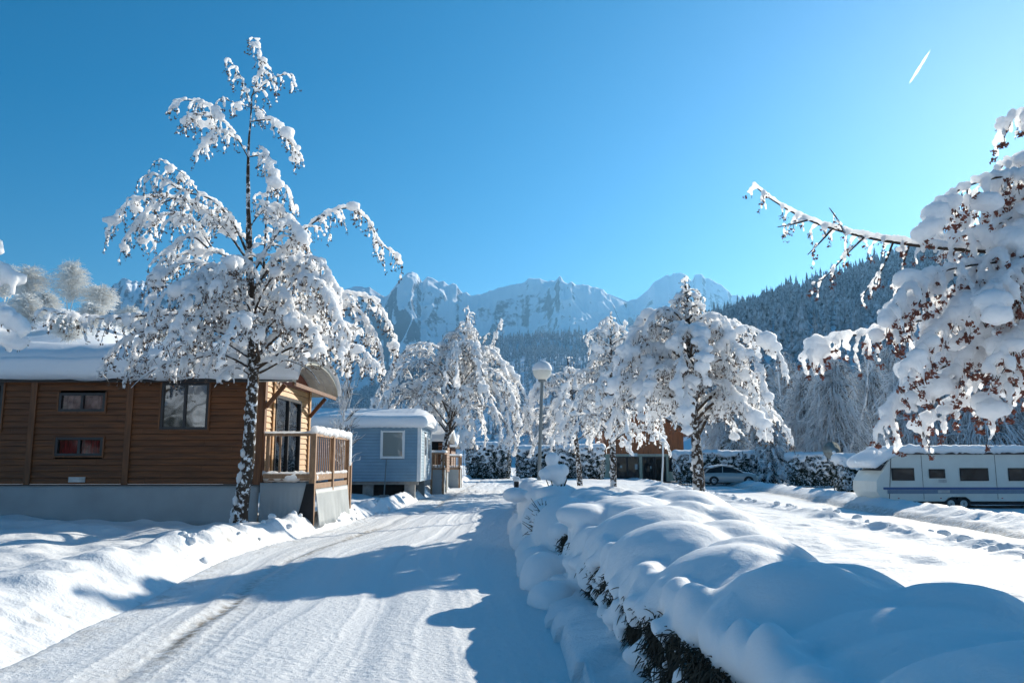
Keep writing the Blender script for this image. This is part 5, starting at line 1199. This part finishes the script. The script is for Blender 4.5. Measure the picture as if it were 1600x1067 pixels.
P = [(ax0+x_, YA+.88+yy, zc0+z_, .25, .3, .055) for x_, z_ in ((.7,1.36),(1.0,1.45),(1.4,1.5),(1.8,1.49),(2.2,1.45),(3.1,.98),(3.4,.93),(3.7,.89),(4.0,.81),(2.85,1.10),(2.6,1.26)) for yy in (-.45, 0, .45)]
V, F = blobs(P, ICO2); remeshed('snow_cover', V, F, .04, 'snow_soft', car, 3)
# ================================================================ LAMP, DISH, POLES
YQ = 23.; gc = pw(847, 580, YQ); rg = 15.2*YQ/FP
lp = thing('globe_street_lamp', 'grey street lamp with round white globe wearing a cap of snow', 'street lamp', (gc[0]-.05, YQ, 0))
bt = np.array([pw(840, 735, YQ)[0], YQ, .0]); m = MB(); V, F = tubes(np.array([[bt, (bt+gc)/2, gc + (0, 0, -rg*.95)]]), np.array([[.055, .05, .045]]), 14); m.add(V, [F]); m.build('post', 'grey_metal', lp, True)
m = MB(); m.lathe([(.06, -rg*1.12), (.10, -rg*1.1), (.12, -rg*.98), (.115, -rg*.86)], gc, 20); m.build('collar', 'grey_metal', lp, True)
m = MB(); pr = [(rg*.97*math.sin(t_)*(1 if t_ > 1.2 else 1), rg*.97*math.cos(t_)) for t_ in np.linspace(math.pi-.35, .05, 22)]; m.lathe(pr, gc, 32); m.build('globe', 'globe_white', lp, True)
pr = [(rg*1.04*math.sin(t_)+.002, rg*1.07*math.cos(t_)) for t_ in np.linspace(1.5, .04, 18)]; pr = [(rg*.90, pr[0][1]-.03)] + pr; m = MB(); m.lathe(pr, (gc[0], gc[1], gc[2]+.01), 32); o = m.build('snow_cap', 'snow_soft', lp, True)
# dish
YS = 52.; dc = pw(1299, 706, YS); rd_ = 13.5*YS/FP
ds = thing('satellite_dish', 'pale satellite dish on a post in front of the low hedge', 'satellite dish', (dc[0], YS, -.3))
m = MB(); V, F = tubes(np.array([[(dc[0]+.15, YS+.2, -.3), (dc[0]+.14, YS+.2, 1.2), (dc[0]+.05, YS+.12, dc[2]-.25)]]), np.full((1, 3), .05), 10); m.add(V, [F]); m.build('post', 'grey_metal', ds, True)
m = MB(); m.lathe([(rd_*f, .18*(1-f*f)) for f in np.linspace(1, .02, 9)] + [(rd_*f, .20*(1-f*f)+.02) for f in np.linspace(.02, 1.02, 9)], (dc[0], YS-.1, dc[2]+.1), 32, 'y'); m.build('reflector', 'dish_grey', ds, True)
m = MB(); V, F = tubes(np.array([[(dc[0], YS-.05, dc[2]-rd_), (dc[0]-.02, YS-.3, dc[2]-.3), (dc[0]-.03, YS-.5, dc[2]-.1)]]), np.full((1, 3), .018), 8); m.add(V, [F]); m.build('feed_arm', 'grey_metal', ds, True)
V, F = blobs([(dc[0]-.03, YS-.5, dc[2]-.04, .13, .12, .14)], ICO2); obj('receiver_snow', V, [F], 'snow_soft', ds)
# thin pole with snow mound
YP = 33.; a = pw(1034, 755, YP); b = pw(1036, 690, YP)
t = thing('marker_pole', 'thin leaning white pole standing in a snow mound in front of the lodge', 'pole', tuple(a)); m = MB(); V, F = tubes(np.array([[a, (a+b)/2 + (.02, 0, 0), b]]), np.full((1, 3), .035), 8); m.add(V, [F]); m.build('pole', 'white_paint', t, True)
m = MB(); m.lathe([(.10, 0), (.10, .04), (.05, .12)], b, 12); m.build('snow_cap', 'snow_soft', t, True)
# little dark marker at the end of the hedge row
a = pw(807, 752, 40); t = thing('bollard', 'short dark bollard with snow on top at the far end of the road', 'bollard', (a[0], 40, 0)); m = MB(); m.lathe([(.12, 0), (.12, .55), (.09, .6)], (a[0], 40, 0), 14); m.build('post', 'black_cloth', t, True); V, F = blobs([(a[0], 40, .68, .2, .2, .14)], ICO2); obj('snow_cap', V, [F], 'snow_soft', t)
# contrail: a long narrow ice cloud high above the ridge
m, nt, b = nodes('contrail'); nt.nodes.remove(b); pv = N(nt, 'ShaderNodeVolumePrincipled'); pv.inputs['Color'].default_value = (1, 1, 1, 1); pv.inputs['Density'].default_value = .0013; pv.inputs['Anisotropy'].default_value = .6
nt.links.new(pv.outputs[0], nt.nodes['Material Output'].inputs['Volume']); MATS['contrail'] = m
a = pw(1421, 131, 9000); b = pw(1454, 78, 14500); u = np.linspace(0, 1, 30); Pc = a + (b-a)*u[:, None]; Rc = np.interp(u, [0, .05, .35, .7, 1], [3, 14, 20, 16, 2])*(1 + .25*noise(u*9, u*0))
V, F = tubes(Pc[None], Rc[None], 10); caps = np.array([list(range(10))[::-1], list(range(290, 300))]); o = obj('contrail', V, [F, caps], 'contrail'); tag(o, 'short white aircraft contrail in the upper right sky', 'contrail')
# ================================================================ HAZE
m, nt, b = nodes('haze'); nt.nodes.remove(b); pv = N(nt, 'ShaderNodeVolumePrincipled'); pv.inputs['Color'].default_value = (.24,.58,1.,1); pv.inputs['Density'].default_value = .7e-4; pv.inputs['Anisotropy'].default_value = .52
nt.links.new(pv.outputs[0], nt.nodes['Material Output'].inputs['Volume']); MATS['haze'] = m
mb = MB(); mb.box((-8500, -450, -40), (8500, 8700, 1290)); hz = mb.build('haze', 'haze'); tag(hz, 'thin blue mountain haze', 'haze', kind='stuff')
# ================================================================ LIGHT
AZ, EL = 37., 22.
w = bpy.data.worlds.new('World'); bpy.context.scene.world = w; w.use_nodes = True; nt = w.node_tree
sk = nt.nodes.new('ShaderNodeTexSky'); sk.sky_type = 'NISHITA'; sk.sun_disc = False; sk.sun_elevation = R(EL); sk.sun_rotation = R(AZ); sk.altitude = 1000; sk.air_density = 1.0; sk.dust_density = .3; sk.ozone_density = 3.0
bg = nt.nodes['Background']; bg.inputs['Strength'].default_value = .072; hs = nt.nodes.new('ShaderNodeHueSaturation'); hs.inputs['Saturation'].default_value = 1.42; hs.inputs['Hue'].default_value = .488; nt.links.new(sk.outputs[0], hs.inputs['Color']); nt.links.new(hs.outputs[0], bg.inputs[0])
sl = bpy.data.lights.new('sun', 'SUN'); sl.energy = 4.7; sl.angle = R(.53); sl.color = (1., .92, .78); so = bpy.data.objects.new('sun', sl); C.objects.link(so)
sd_ = Vector((math.sin(R(AZ))*math.cos(R(EL)), math.cos(R(AZ))*math.cos(R(EL)), math.sin(R(EL)))); so.rotation_euler = (-sd_).to_track_quat('-Z', 'Y').to_euler(); so.location = (20, 20, 30)
cam = bpy.data.cameras.new('camera'); co = bpy.data.objects.new('camera', cam); C.objects.link(co); co.location = (0, 0, CZ); co.rotation_euler = (math.pi/2 + TILT, 0, 0)
cam.sensor_width = 36; cam.lens = 36*FP/1600; cam.clip_start = .1; cam.clip_end = 30000
sc = bpy.context.scene; sc.camera = co
sc.view_settings.view_transform = 'Standard'; sc.view_settings.look = 'None'; sc.view_settings.exposure = 0.74; sc.view_settings.gamma = 1
sc.cycles.max_bounces = 8; sc.cycles.diffuse_bounces = 6; sc.cycles.volume_bounces = 0; sc.cycles.transparent_max_bounces = 12
print('objects', len(bpy.data.objects), 'faces', sum(len(o.data.polygons) for o in bpy.data.objects if o.type == 'MESH'))
